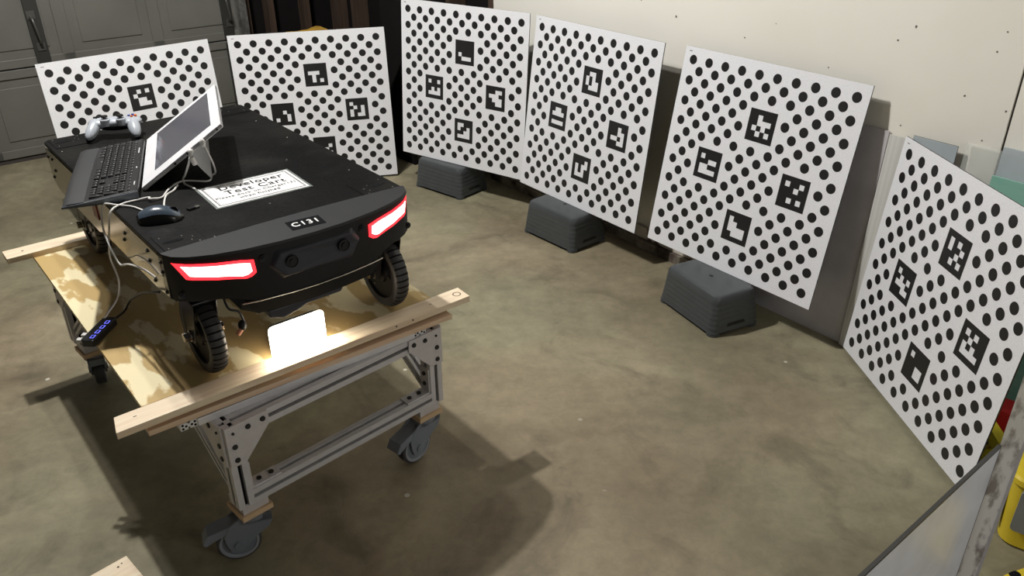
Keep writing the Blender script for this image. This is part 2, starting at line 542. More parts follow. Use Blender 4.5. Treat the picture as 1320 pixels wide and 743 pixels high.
tag(trk.build('trim_3', 'galv'), kind='structure')
tag(MB().box((2.082, DD - 0.01, 0), (2.13, DD + 0.12, CEIL), 0, DM).build('trim_4', 'stud'), kind='structure')
# no ceiling is built; three bulbs hang above the picture, the fill is low
# ------------------------------------------------------------------ calibration boards
S8 = 0.08
BW = 10.18 * S8
BH = 10.2 * S8
BOARDS = {
 1: ((-1.8014,4.0143,0.0013),(0.7627,0.6468,0.0036),(-0.0786,0.0872,0.9931)),
 2: ((-1.0538,4.4359,0.0059),(0.9825,0.1855,0.0148),(-0.0288,0.0731,0.9969)),
 3: ((-0.2734,4.2159,0.1690),(0.8124,-0.5831,0.0005),(0.0469,0.0662,0.9967)),
 4: ((0.2929,3.6404,0.1675),(0.6077,-0.7942,0.0012),(0.1000,0.0780,0.9919)),
 5: ((0.8408,2.9540,0.1675),(0.6090,-0.7931,-0.0000),(0.1398,0.1073,0.9844)),
 6: ((1.2700,2.2187,0.0153),(0.0702,-0.9975,0.0088),(0.0796,0.0144,0.9967)),
}
TAGS = {  # top, left, right, bottom : four rows of four cells, 1 = white
 1: (('0101', '1000', '0110', '0111'), ('0100', '1101', '0010', '0110'), ('1010', '0011', '0100', '1001'), ('0011', '0100', '1110', '0001')),
 2: (('0000', '1110', '0100', '0101'), ('0000', '0010', '0001', '1001'), ('1000', '0101', '1001', '1011'), ('0000', '0001', '0110', '1001')),
 3: (('0000', '0000', '1000', '0111'), ('1001', '0000', '0101', '1111'), ('0011', '1110', '0111', '0011'), ('1100', '1001', '0011', '1111')),
 4: (('0110', '1010', '1011', '0111'), ('0110', '1111', '0000', '1111'), ('0010', '0011', '1101', '0011'), ('0001', '1011', '1010', '1110')),
 5: (('0100', '0111', '1010', '0101'), ('1000', '0011', '1100', '1111'), ('1001', '0010', '0000', '0101'), ('1000', '1100', '1111', '0111')),
 6: (('1010', '1001', '0010', '0101'), ('1000', '0101', '1110', '0011'), ('1010', '0100', '1010', '1111'), ('1000', '0000', '0011', '0011')),
}
BL = {
 1: 'white dotted board by the grey garage door, mostly behind the tablet and gamepad',
 2: 'white dotted board on the floor behind the cart, in front of the dark stud bay',
 3: 'white dotted board on the farthest grey stool, half before the dark bay',
 4: 'white dotted board on the middle grey stool, third from the right edge',
 5: 'white dotted board on the nearest grey stool, casting a shadow on its right',
 6: 'white dotted board standing on the floor at the right edge, cut off by the picture',
}
T0 = ((4.0, 1.5), (1.5, 4.0), (6.5, 4.0), (4.0, 6.5))


def make_board(k):
    p, X, Un = BOARDS[k]
    X = Vector(X).normalized()
    Un = Vector(Un)
    Un = (Un - X * Un.dot(X)).normalized()
    N = X.cross(Un)      # towards the room
    mb = MB()
    T = 0.005
    mb.box((-BW / 2, 0, -T), (BW / 2, BH, -0.0004), 1)
    mb.add([(-BW / 2, 0, 0), (BW / 2, 0, 0), (BW / 2, BH, 0), (-BW / 2, BH, 0), (-BW / 2, 0, -.0004), (BW / 2, 0, -.0004), (BW / 2, BH, -.0004), (-BW / 2, BH, -.0004)],
           [(0, 1, 2, 3), (0, 4, 5, 1), (1, 5, 6, 2), (2, 6, 7, 3), (3, 7, 4, 0)], 0)
    z = 0.0004

    def q(i, j):
        return ((i - 4.5) * S8, (9 - j + 0.6) * S8)

    def blocked(i, j):
        return any(a - .01 <= i <= a + 1.51 and b - .01 <= j <= b + 1.51 for a, b in T0)
    dots = [(i, j) for i in range(10) for j in range(10)] + [(i + .5, j + .5) for i in range(9) for j in range(9)]
    for i, j in dots:
        if blocked(i, j):
            continue
        a, b = q(i, j)
        n = 28
        mb.add([(a + .229 * S8 * math.cos(2 * PI * t / n), b + .229 * S8 * math.sin(2 * PI * t / n), z) for t in range(n)], [tuple(range(n))], 2)
    for (a, b), rows in zip(T0, TAGS[k]):
        for r_ in range(6):
            for c_ in range(6):
                if 1 <= r_ <= 4 and 1 <= c_ <= 4 and rows[r_ - 1][c_ - 1] == '1':
                    continue
                x0, y1 = q(a + c_ * .25, b + r_ * .25)
                mb.add([(x0, y1 - .25 * S8, z), (x0 + .25 * S8, y1 - .25 * S8, z), (x0 + .25 * S8, y1, z), (x0, y1, z)], [(0, 1, 2, 3)], 2)
    # small serial mark in the corner
    mb.add([(-BW / 2 + .02, BH - .018, z), (-BW / 2 + .034, BH - .018, z), (-BW / 2 + .034, BH - .0155, z), (-BW / 2 + .02, BH - .0155, z)], [(0, 1, 2, 3)], 1)
    o = mb.build('calibration_board', ['board', 'board_edge', 'ink'])
    m4 = Matrix((X, Un, N)).transposed().to_4x4()
    m4.translation = Vector(p)
    o.matrix_world = m4
    tag(o, BL[k], 'board', 'dotted calibration boards')
    return o


for k in range(1, 7):
    make_board(k)


# ------------------------------------------------------------------ foot stools under three boards
def make_stool():
    t = empty('step_stool', (0, 0, 0))
    L_, W_, H_ = 0.352, 0.235, 0.1665
    mb = MB()
    rings = []
    n = 14
    prof = [(0.0, 0.012)] + [(0.012 + (H_ - .03 - .012) * i / (n - 1), 0.012 + 0.012 * i / (n - 1)) for i in range(n)]
    lvl = [(0.014, 0.0)]
    for i in range(n):
        z = 0.014 + (H_ - 0.034) * i / (n - 1)
        ins = 0.017 * (z / H_)
        ring = 0.0007 if i % 2 else 0.0
        lvl.append((z, ins + ring))
    lvl += [(H_ - 0.012, 0.018), (H_ - 0.005, 0.021), (H_ - .001, 0.027), (H_, 0.036)]
    for z, ins in lvl:
        rings.append([Vector((x, y, z)) for x, y in rrect(L_ - 2 * ins, W_ - 2 * ins, 0.028, 5)])
    w = len(rings[0])
    for k_ in range(len(rings) - 1):
        mb.add(rings[k_] + rings[k_ + 1], [(i, (i + 1) % w, w + (i + 1) % w, w + i) for i in range(w)], 0, True)
    mb.add(rings[-1], [tuple(range(w))], 0)
    # four corner feet
    for sx in (-1, 1):
        for sy in (-1, 1):
            mb.cyl((sx * (L_ / 2 - .026), sy * (W_ / 2 - .026), 0), (sx * (L_ / 2 - .026), sy * (W_ / 2 - .026), 0.016), .025, .025, 20)
    mb.build('stool_body', 'stool', t)
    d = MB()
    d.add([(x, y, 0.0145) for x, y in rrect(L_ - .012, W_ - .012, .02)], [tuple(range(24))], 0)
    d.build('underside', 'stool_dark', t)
    # grip slots low on both ends
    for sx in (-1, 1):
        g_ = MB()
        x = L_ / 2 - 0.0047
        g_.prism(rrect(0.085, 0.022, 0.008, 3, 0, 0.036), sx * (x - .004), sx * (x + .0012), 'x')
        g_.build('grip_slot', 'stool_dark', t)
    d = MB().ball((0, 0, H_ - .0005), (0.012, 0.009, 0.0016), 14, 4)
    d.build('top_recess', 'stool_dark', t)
    return t


def copy_tree(o, parent=None):
    c = o.copy()
    COL.objects.link(c)
    c.parent = parent
    for ch in list(o.children):
        copy_tree(ch, c)
    return c


ST = make_stool()
spots = (((0.765, 2.702), (0.963, 2.777), -63.6, 'nearest grey plastic step stool, under the board with a shadow on its right'),
         ((0.280, 3.455), (0.468, 3.607), -49.8, 'middle grey plastic step stool of the three under the boards'),
         ((-0.273, 4.123), (-0.114, 4.307), -40.0, 'farthest grey plastic step stool, beside the dark bay'))
for i, (c0, c1, ang, lab) in enumerate(spots):
    o = ST if i == 0 else copy_tree(ST)
    a = R(ang)
    dx = Vector((math.cos(a), math.sin(a)))
    dy = Vector((-dx.y, dx.x))
    c = Vector(c0) - dx * 0.176 + dy * 0.1175
    o.location = (c.x, c.y, 0)
    o.rotation_euler = (0, 0, a)
    tag(o, lab, 'stool', 'grey step stools under the boards')

# ------------------------------------------------------------------ rolling aluminium table
tt = empty('rolling_table', (-0.6922, 1.5758, 0), R(44.4))
tag(tt, 'rolling aluminium extrusion table that carries the plywood and the black cart', 'table')
TL, TD, TZ0, TZ1 = 0.674, 1.172, 0.201, 0.4597  # table origin, lengths and heights are scaled about the camera too
P45 = 0.044


def slot_profile(w, h):
    g1, dp = 0.0055, 0.014
    a, b = w / 2, h / 2
    return [(-a, -b), (-g1, -b), (-g1, -b + dp), (g1, -b + dp), (g1, -b), (a, -b), (a, -g1), (a - dp, -g1), (a - dp, g1), (a, g1), (a, b),
            (g1, b), (g1, b - dp), (-g1, b - dp), (-g1, b), (-a, b), (-a, g1), (-a + dp, g1), (-a + dp, -g1), (-a, -g1)]


def bar(p0, p1, w=P45, h=P45):
    """slotted bar between two points, built as side walls and end caps"""
    p0 = Vector(p0)
    p1 = Vector(p1)
    d = (p1 - p0).normalized()
    ref = Vector((0, 0, 1)) if abs(d.z) < 0.9 else Vector((0, 1, 0))
    sx = d.cross(ref).normalized()
    sy = sx.cross(d).normalized()
    prof = slot_profile(w, h)
    mb = MB()
    n = len(prof)
    A = [p0 + sx * a + sy * b for a, b in prof]
    B = [p1 + sx * a + sy * b for a, b in prof]
    mb.add(A + B, [(i, (i + 1) % n, n + (i + 1) % n, n + i) for i in range(n)] + [tuple(range(n)), tuple(range(2 * n - 1, n - 1, -1))], 0)
    # black slot floors, painting the shade deep in each groove
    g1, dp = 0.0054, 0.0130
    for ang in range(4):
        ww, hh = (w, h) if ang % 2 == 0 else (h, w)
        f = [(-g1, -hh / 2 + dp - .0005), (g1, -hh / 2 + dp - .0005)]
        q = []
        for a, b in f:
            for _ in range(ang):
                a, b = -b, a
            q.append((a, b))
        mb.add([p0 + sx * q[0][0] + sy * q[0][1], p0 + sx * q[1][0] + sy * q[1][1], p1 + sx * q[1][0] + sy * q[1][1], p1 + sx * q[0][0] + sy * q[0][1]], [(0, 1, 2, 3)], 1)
    return mb


h = P45 / 2
for x in (h, TL - h):
    for y in (h, TD - h):
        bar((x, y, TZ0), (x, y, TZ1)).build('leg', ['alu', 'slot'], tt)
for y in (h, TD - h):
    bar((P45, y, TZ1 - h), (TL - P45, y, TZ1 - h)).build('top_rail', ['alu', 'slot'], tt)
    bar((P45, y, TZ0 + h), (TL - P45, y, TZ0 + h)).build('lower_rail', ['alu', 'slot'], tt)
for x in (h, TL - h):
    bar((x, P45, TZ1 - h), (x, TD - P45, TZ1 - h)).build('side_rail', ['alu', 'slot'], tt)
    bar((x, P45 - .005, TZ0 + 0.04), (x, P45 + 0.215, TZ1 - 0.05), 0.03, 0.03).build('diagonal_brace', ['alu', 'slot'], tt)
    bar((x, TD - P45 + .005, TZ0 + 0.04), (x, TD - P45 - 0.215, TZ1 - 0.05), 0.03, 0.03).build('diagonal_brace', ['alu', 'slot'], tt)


def gusset(name, axis, off, flip, base, out):
    """corner plate with five bolts on a leg; poly in (u, z)"""
    po = [(0.0, .430), (0.118, .430), (0.121, .394), (0.042, .309), (0.0, .309)]
    bo = [(0.061, .410), (0.102, .412), (0.019, .368), (0.019, .327)]
    po = [(u * .9763, TZ1 - (.43 - z) * .9763) for u, z in po]
    bo = [(u * .9763, TZ1 - (.43 - z) * .9763) for u, z in bo]
    pu = lambda u: base + flip * u
    mb = MB()
    mb.prism([(pu(u), z) for u, z in po], off, off + out * 0.006, axis)
    pl = mb.build(name, 'alu_plate', tt, bevel=0.0008)
    for u, z in bo + [(0.0195, TZ1 - .0205)]:
        r = 0.0075 if (u, z) in bo else 0.0038
        c = (pu(u), z)
        a = off + out * 0.0062
        b = off + out * 0.0095
        p0 = (c[0], a, c[1]) if axis == 'y' else (a, c[0], c[1])
        p1 = (c[0], b, c[1]) if axis == 'y' else (b, c[0], c[1])
        bb = MB().cyl(p0, p1, r, r * .85, 14)
        bb.build('bolt', 'bolt', pl)


gusset('corner_plate', 'y', 0.0, 1, 0.0, -1)
gusset('corner_plate', 'y', 0.0, -1, TL, -1)
gusset('corner_plate', 'x', 0.0, 1, 0.006, -1)
gusset('corner_plate', 'x', 0.0, -1, TD, -1)
gusset('corner_plate', 'x', TL, 1, 0.0, 1)
gusset('corner_plate', 'x', TL, -1, TD, 1)
gusset('corner_plate', 'y', TD, 1, 0.0, 1)
gusset('corner_plate', 'y', TD, -1, TL, 1)
# inner angle brackets on the lower rails
for xs, sg in ((P45, 1), (TL - P45, -1)):
    mb = MB().box((min(xs, xs + sg * .085), 0.004, TZ0 + P45), (max(xs, xs + sg * .085), 0.041, TZ0 + P45 + .005))
    mb.box((min(xs, xs + sg * .005), 0.004, TZ0 + P45), (max(xs, xs + sg * .005), 0.041, TZ0 + P45 + .085))
    br = mb.build('angle_bracket', 'alu_plate', tt)
    for q_ in (.03, .065):
        MB().cyl((xs + sg * q_, 0.022, TZ0 + P45 + .005), (xs + sg * q_, 0.022, TZ0 + P45 + .009), .0065).build('bolt', 'bolt', br)
        MB().cyl((xs + sg * .005, 0.022, TZ0 + P45 + q_), (xs + sg * .009, 0.022, TZ0 + P45 + q_), .0065).build('bolt', 'bolt', br)
        MB().cyl((xs + sg * (q_ + 0), 0.022, TZ0 + P45 + .0), (xs + sg * q_, 0.022, TZ0 + P45 + .001), .004).build('bolt', 'bolt', br)


def caster(x, y, roll):
    """roll: world azimuth (deg) of the rolling direction; 118 mm wheel"""
    a = R(roll - 44.4)
    k = 1.13
    d = Vector((math.cos(a), math.sin(a), 0))
    n = Vector((-d.y, d.x, 0))
    C0 = Vector((x, y, 0))
    wc = C0 - d * 0.040 * k + Vector((0, 0, 0.0525 * k))
    yo = MB()
    side = [(-0.068, .060), (-.060, .036), (-.040, .030), (-.022, .044), (.000, .066), (.034, .088), (.042, .104), (.042, .126), (-.030, .128), (-.056, .112), (-.070, .085)]
    for sg in (-1, 1):
        m4 = (Matrix((d, n * sg, Vector((0, 0, 1)))).transposed() * k).to_4x4()
        m4.translation = C0
        yo.prism(side, .0175, .0235, 'y', 0, m4)
    m4 = (Matrix((d, n, Vector((0, 0, 1)))).transposed() * k).to_4x4()
    m4.translation = C0
    yo.prism([(-.034, .109), (.042, .104), (.042, .126), (-.030, .128)], -.0235, .0235, 'y', 0, m4)
    yo.cyl(C0 + Vector((0, 0, .118 * k)), C0 + Vector((0, 0, .1550)), .036, .036, 20)
    y_o = yo.build('caster', 'caster', tt, bevel=0.002)
    ped = MB()
    ped.prism([(-.030, .118), (-.105, .100), (-.118, .078), (-.112, .070), (-.085, .083), (-.04, .097)], -.022, .022, 'y', 0, m4)
    ped.build('brake_pedal', 'caster', y_o, bevel=0.002)
    w = MB()
    for sg in (1, -1):
        w.lathe([(r_ * k, h_ * sg * k) for r_, h_ in ((0.004, .0165), (.013, .0165), (.014, .014), (.038, .012), (.040, .0155), (.045, .0155), (.0455, .012))], wc, n, 36, mis=[0, 0, 0, 1, 1, 1])
    w.lathe([(r_ * k, h_ * k) for r_, h_ in ((.0455, -.0155), (.051, -.012), (.052, 0), (.051, .012), (.0455, .0155))], wc, n, 36, mi=2)
    w.build('wheel', ['caster', 'caster_rim', 'caster_rubber'], y_o)
    MB().cyl(wc - n * .031, wc + n * .031, .013, .013, 18).build('axle_cap', 'caster', y_o)
    return y_o


for x, y, roll in ((0.047, 0.046, 22), (0.627, 0.046, 50), (0.047, TD - .046, -60), (0.627, TD - .046, 80)):
    caster(x, y, roll)
    MB().box((x - .043, y - .043, .155), (x + .043, y + .043, .171)).build('wooden_pad', 'pine_pale', tt)
    MB().box((x - .036, y - .036, .171), (x + .036, y + .036, TZ0)).build('mounting_plate', 'alu_plate', tt)

# ------------------------------------------------------------------ robot-aligned frame of everything lying on the table
OR = (-0.7957, 1.6890)      # left front corner of the cart in plan view, scaled about the camera
KS = 0.9763                 # everything on the table is scaled about the camera by this factor
H0 = 0.0399                 # height offset that keeps the scaling centred on the camera
AR = R(39.3)
EX = Vector((math.cos(AR), math.sin(AR), 0))
EY = Vector((-math.sin(AR), math.cos(AR), 0))


def rp(x, y, z):
    return Vector((OR[0], OR[1], H0)) + (EX * x + EY * y + Vector((0, 0, z))) * KS


def r_obj(o, z=0.0, x=0.0, y=0.0, rz=0.0):
    p = rp(x, y, z)
    o.location = p
    o.scale = (KS, KS, KS)
    o.rotation_euler = (0, 0, AR + rz)
    return o


# sub-frame of flat extrusions
sf = r_obj(empty('extrusion_subframe', (0, 0, 0)), 0.43)
tag(sf, 'flat slotted aluminium sub-frame between the rolling table and the plywood', 'frame')
for x0 in (-0.072, 0.603):
    mb = MB()
    mb.prism([(x0, 0), (x0 + .018, 0), (x0 + .018, .006), (x0 + .024, .006), (x0 + .024, 0), (x0 + .042, 0), (x0 + .042, .0205), (x0 + .026, .0205), (x0 + .022, .014), (x0 + .016, .0205), (x0, .0205)], -0.100, 1.10, 'y')
    lr = mb.build('long_rail', ['alu'], sf)
    e = MB()
    e.prism([(x0, 0), (x0 + .018, 0), (x0 + .018, .006), (x0 + .024, .006), (x0 + .024, 0), (x0 + .042, 0), (x0 + .042, .0205), (x0 + .026, .0205), (x0 + .022, .014), (x0 + .016, .0205), (x0, .0205)], -0.1012, -0.1000, 'y')
    e.build('cut_end', 'alu_end', lr)
    for cx_, cz_ in ((.006, .015), (.006, .005), (.036, .015), (.036, .005), (.014, .010), (.028, .010)):
        MB().cyl((x0 + cx_, -.1016, cz_), (x0 + cx_, -.1010, cz_), .0032, .0032, 10).build('core_hole', 'slot', lr)
for y0 in (-0.106, 1.04):
    MB().box((-0.030, y0, 0.0), (0.603, y0 + .04, .0203)).build('cross_rail', 'alu_end', sf, bevel=0.001)

# boards and plywood
lb = MB().box((-0.142, -.084, 0), (0.730, .0, .0150)).build('lower_plank', 'pine_red', None, bevel=0.001)
r_obj(lb, 0.4535, 0, -.0215, R(-1.0))
tag(lb, 'thin reddish pine plank under the front edge of the plywood', 'plank')
pw = MB().box((-0.127, -.012, 0), (0.726, 1.10, .012)).build('plywood_sheet', 'ply', None)
r_obj(pw, 0.4692)
tag(pw, 'blotchy yellow plywood sheet lying on the rolling table', 'plywood')
# left end mitred: long point at the back
fb = MB().prism([(-0.197, -.042), (-0.211, -.108), (0.802, -.108), (0.806, -.042)], 0, .0190, 'z').build('pine_batten', 'pine', None, bevel=0.0012)
r_obj(fb, 0.4813)
tag(fb, 'pale pine batten along the front edge of the plywood, under the cart nose', 'plank', 'pine battens chocking the cart')
kn = MB()
kn.lathe([(.010, .0192), (.0115, .0194), (.013, .0192)], (0.778, -.075, 0), (0, 0, 1), 16)
for x_, y_ in ((-0.157, -.07), (0.683, -.075)):
    kn.box((x_ - .004, y_ - .0012, .019), (x_ + .004, y_ + .0012, .0194))
for x_ in (0.545, 0.60):
    kn.cyl((x_, -.1085, .012), (x_, -.1075, .012), .003, .003, 8)
kn.build('wood_knot', 'knot', fb)
rb = MB().box((-0.204, 1.069, 0), (0.80, 1.143, .019)).build('pine_batten', 'pine', None, bevel=0.0012)
r_obj(rb, 0.4813)
tag(rb, 'pale pine batten along the far end of the plywood, behind the cart', 'plank', 'pine battens chocking the cart')
MB().cyl((-0.15, 1.105, .019), (-0.15, 1.105, .0193), .004, .003, 10).build('wood_knot', 'knot', rb)
fw = MB().box((-.30, -.30, 0), (0, 0, .018)).build('floor_plank', 'pine', None, bevel=0.001)
fw.location = (-1.035, 1.607, 0)
fw.rotation_euler = (0, 0, R(46))
tag(fw, 'offcut of pine plank lying on the floor at the bottom left', 'plank')
MB().cyl((-.020, -.018, .018), (-.020, -.018, .0184), .0022, .0022, 8).cyl((-.032, -.024, .018), (-.032, -.024, .0184), .003, .003, 8).build('nail_hole', 'knot', fw)

# ------------------------------------------------------------------ the black cart
ZP = 0.4812     # top of the plywood
cart = r_obj(empty('robot_cart', (0, 0, 0)), ZP)
tag(cart, 'flat black wheeled robot cart with two lit red lamps on its nose', 'robot cart')
H = 0.848 - ZP
CW, CD = 0.666, 1.105


def Z(z):
    return z - ZP


def nose_y(x):
    pts = [(0, -.004), (.012, -.032), (.04, -.058), (.09, -.082), (.16, -.102), (.25, -.115), (.333, -.119)]
    x = min(x, CW - x)
    x = max(0, x)
    for (a, b), (c, d) in zip(pts, pts[1:]):
        if x <= c:
            t = (x - a) / (c - a)
            return b + (d - b) * t
    return pts[-1][1]


XS = [0, .004, .012, .022, .035, .05, .07, .09, .12, .16, .20, .25, .29]
XS = XS + [.333] + [CW - x for x in reversed(XS)]
# chassis and deck
mb = MB().box((.012, .01, Z(.715)), (CW - .012, CD - .02, Z(.836)))
mb.build('chassis', 'chassis', cart)
mb = MB().prism([(0, .0), (CW, .0), (CW, CD - .02), (CW - .015, CD), (.015, CD), (0, CD - .02)], Z(.836), H, 'z')
dk = mb.build('deck_plate', 'deck', cart, bevel=0.002)
# inset corner plates with a slot and screws
for (x0, y0, sx, sy) in ((.014, .006, 1, 1), (CW - .014, .006, -1, 1), (.014, CD - .012, 1, -1), (CW - .014, CD - .012, -1, -1)):
    lo = (min(x0, x0 + sx * .10), min(y0, y0 + sy * .108))
    hi = (max(x0, x0 + sx * .10), max(y0, y0 + sy * .108))
    MB().box((lo[0] - .002, lo[1] - .002, H - .001), (hi[0] + .002, hi[1] + .002, H + .0004)).build('plate_seam', 'slot', dk)
    cp = MB().box((*lo, H), (*hi, H + .0016)).build('corner_hatch', 'deck', dk)
    sl = MB().prism([(x0 + sx * (.008 + a), y0 + sy * (.050 + b)) for a, b in ((0, 0), (.012, -.007), (.044, -.009), (.052, -.002), (.042, .005), (.012, .007))], H + .0016, H + .0022, 'z')
    sl.build('slot', 'slot', cp)
    for a, b in ((.010, .012), (.072, .030), (.080, .048), (.060, .066), (.012, .086), (.085, .012)):
        MB().cyl((x0 + sx * a, y0 + sy * b, H + .0016), (x0 + sx * a, y0 + sy * b, H + .003), .0024, .0018, 8).build('screw', 'steel', cp)
sc = MB()
for x_, y_ in ((.135, .02), (.33, .13), (.62, .22), (.52, .42), (.62, .62), (.62, .86), (.35, .75), (.02, .95)):
    MB().cyl((x_, y_, H), (x_, y_, H + .0012), .003, .002, 8).build('screw', 'steel', dk)
# nose cap
rows = []
top = [Vector((x, nose_y(x) + .0, H + .003)) for x in XS]
back = [Vector((x, .004 + .012 * math.sin(PI * x / CW), H + .003)) for x in XS]
mb = MB()
mb.grid([top, back], 0, False)
edge = [Vector((x, nose_y(x) - .003, H - .003)) for x in XS]
mb.grid([edge, top], 0)
mb.grid([[p - Vector((0, 0, .007)) for p in back], back], 0, False)
mb.build('nose_cap', 'nose', cart)
# fascia under it: a curved wall, lower in the middle
mb = MB()
zb = lambda x: Z(.731) - .026 * max(0, min(1, (min(x, CW - x) - .10) / .08))
f0 = [Vector((x, nose_y(x) + .002, H - .003)) for x in XS]
f1 = [Vector((x, nose_y(x) + .000, Z(.79))) for x in XS]
f2 = [Vector((x, nose_y(x) + .006, zb(x))) for x in XS]
f3 = [Vector((x, .03, zb(x))) for x in XS]
mb.grid([f0, f1, f2])
mb.grid([f2, f3], 0, False)
mb.add([(0, -.004, Z(.731)), (0, .03, Z(.731)), (0, .03, H - .002), (0, -.004, H - .002)], [(0, 1, 2, 3)])
mb.add([(CW, -.004, Z(.731)), (CW, .03, Z(.731)), (CW, .03, H - .002), (CW, -.004, H - .002)], [(0, 1, 2, 3)])
fa = mb.build('fascia', 'fascia', cart)
# steel-edged skirt
sk = MB()
X1 = [.135 + (.53 - .135) * i / 10 for i in range(11)]
t0 = [Vector((x, nose_y(x) + .010, Z(.706))) for x in X1]
t1 = [Vector((x, nose_y(x) + .020, Z(.664 if .16 < x < .50 else .684))) for x in X1]
t2 = [Vector((x, .02, Z(.664 if .16 < x < .50 else .684))) for x in X1]
sk.grid([t0, t1, t2], 0, False)
sk.build('skirt', 'skirt', cart)
lip = MB().tube([Vector((x, nose_y(x) + .003, Z(.7065))) for x in X1], .0018, 6, 0, 2)
lip.build('skirt_lip', 'steel', cart)
sb = MB()
sb.prism([(.195, Z(.662)), (.20, Z(.640)), (.235, Z(.628)), (.275, Z(.636)), (.30, Z(.646)), (.40, Z(.648)), (.41, Z(.662))], -.088, -.02, 'y')
sb.build('sensor_pod', 'insert', cart, bevel=0.004)
# lamps: lens that follows the nose curve


def lamp_mesh(outline_top, outline_bot, off, n=12):
    """two polylines (x,z) from left to right"""
    def at(poly, t):
        x0, x1 = poly[0][0], poly[-1][0]
        x = x0 + (x1 - x0) * t
        for (a, b), (c, d) in zip(poly, poly[1:]):
            if x <= c + 1e-6:
                return x, b + (d - b) * ((x - a) / (c - a) if c > a else 0)
        return x, poly[-1][1]
    A = []
    B = []
    for i in range(n + 1):
        t = i / n
        x, z = at(outline_top, t)
        A.append(Vector((x, nose_y(x) - off, Z(z))))
        x, z = at(outline_bot, t)
        B.append(Vector((x, nose_y(x) - off, Z(z))))
    mb = MB()
    mb.grid([A, B])
    for P_, Q_ in ((A, 1), (B, -1)):
        mb.grid([P_, [p + Vector((0, off + .003, 0)) for p in P_]], 0, False)
    mb.add([A[0], B[0], B[0] + Vector((0, off + .003, 0)), A[0] + Vector((0, off + .003, 0))], [(0, 1, 2, 3)])
    mb.add([A[-1], B[-1], B[-1] + Vector((0, off + .003, 0)), A[-1] + Vector((0, off + .003, 0))], [(0, 1, 2, 3)])
    return mb


ltop = [(.010, .834), (.148, .824), (.176, .819)]
lbot = [(.030, .793), (.12, .781), (.160, .774), (.178, .786)]
for sg in (0, 1):
    f_ = (lambda p: p) if sg == 0 else (lambda p: [(CW - x, z) for x, z in reversed(p)])
    ln = lamp_mesh(f_(ltop), f_(lbot), .0015).build('lamp_lens', 'lamp_red', cart)
    it = [(.024, .8265), (.146, .8170), (.166, .8125)]
    ib = [(.037, .8020), (.12, .7895), (.152, .7825), (.168, .792)]
    lamp_mesh(f_(it), f_(ib), .0032).build('lit_core', 'lamp_core', ln)
# dark-blue insert with two round buttons
mb = MB()


def hexa(off, sh):
    P_ = [(.205 + sh, .792), (.228 + sh, .830 - sh), (.438 - sh, .830 - sh), (.461 - sh, .792), (.430 - sh, .750 + sh), (.236 + sh, .750 + sh)]
    return [Vector((x, nose_y(x) - off, Z(z))) for x, z in P_]


a0, a1 = hexa(-.002, 0), hexa(.009, .010)
mb.add(a0 + a1, [(i, (i + 1) % 6, 6 + (i + 1) % 6, 6 + i) for i in range(6)] + [(6, 7, 8, 9, 10, 11)])
ins = mb.build('bumper_insert', 'insert', cart, bevel=0.004)
for x_ in (.262, .404):
    y_ = nose_y(x_) - .0095
    bt = MB().lathe([(0.0, .004), (.007, .004), (.0075, .001), (.0135, .001), (.0145, .003), (.0158, .003), (.0165, -.002)], (x_, y_, Z(.795)), (0, -1, 0.0), 28)
    bt.build('round_button', 'fascia', ins)
    MB().cyl((x_, y_ - .0045, Z(.795)), (x_, y_ - .003, Z(.795)), .003, .003, 12).build('sensor_eye', 'gloss', ins)
for x_, z_ in ((.198, .817), (CW - .198, .817), (.018, .750), (CW - .018, .750)):
    y_ = nose_y(x_)
    MB().lathe([(0, .003), (.004, .003), (.0045, .001), (.009, .0015), (.010, -.003)], (x_, y_ - .001, Z(z_)), (0, -1, 0), 18).build('bumper_bolt', 'gloss', fa)
# C131 plate
lp = MB().box((-.044, -.0285, 0), (.044, .0285, .0008)).build('number_label', 'slot', cart)
lp.location = (.341, -.0555, H + .003)
lp.rotation_euler = (0, 0, R(-6))
text_mesh('lettering', 'C131', .035, 'white_ink', lp, (0, 0, .001), (0, 0, 0), .0006, 0.84)
# side panels (y, z outline)
so = [(.004, .733), (.10, .722), (.55, .716), (.60, .700), (1.02, .700), (1.05, .70), (CD - .015, .72), (CD - .005, .83), (0.0, .835)]
for x0, x1 in ((-.0, .010), (CW - .010, CW)):
    pn = MB().prism([(y, Z(z)) for y, z in so], x0, x1, 'x').build('side_panel', 'panel', cart)
    xo = -.002 if x0 < .1 else CW
    for y, z in ((.112, .819), (.111, .792), (.017, .823), (.019, .796), (.101, .742), (.02, .742), (.30, .80), (.32, .775), (1.085, .80), (1.03, .806), (1.02, .77), (1.07, .735)):
        MB().cyl((xo, y, Z(z)), (xo + (.002 if x0 < .1 else .003), y, Z(z)), .0055, .0055, 12).cyl((xo - .002 if x0 < .1 else xo + .003, y, Z(z)), (xo + .003, y, Z(z)), .0035, .0035, 8).build('panel_bolt', 'bolt', pn)
    MB().box((xo - .001, .555, Z(.752)), (xo + .003, .60, Z(.800))).build('side_reflector', 'reflector', pn)
# wheels: tyre, disc, fork, axle nut


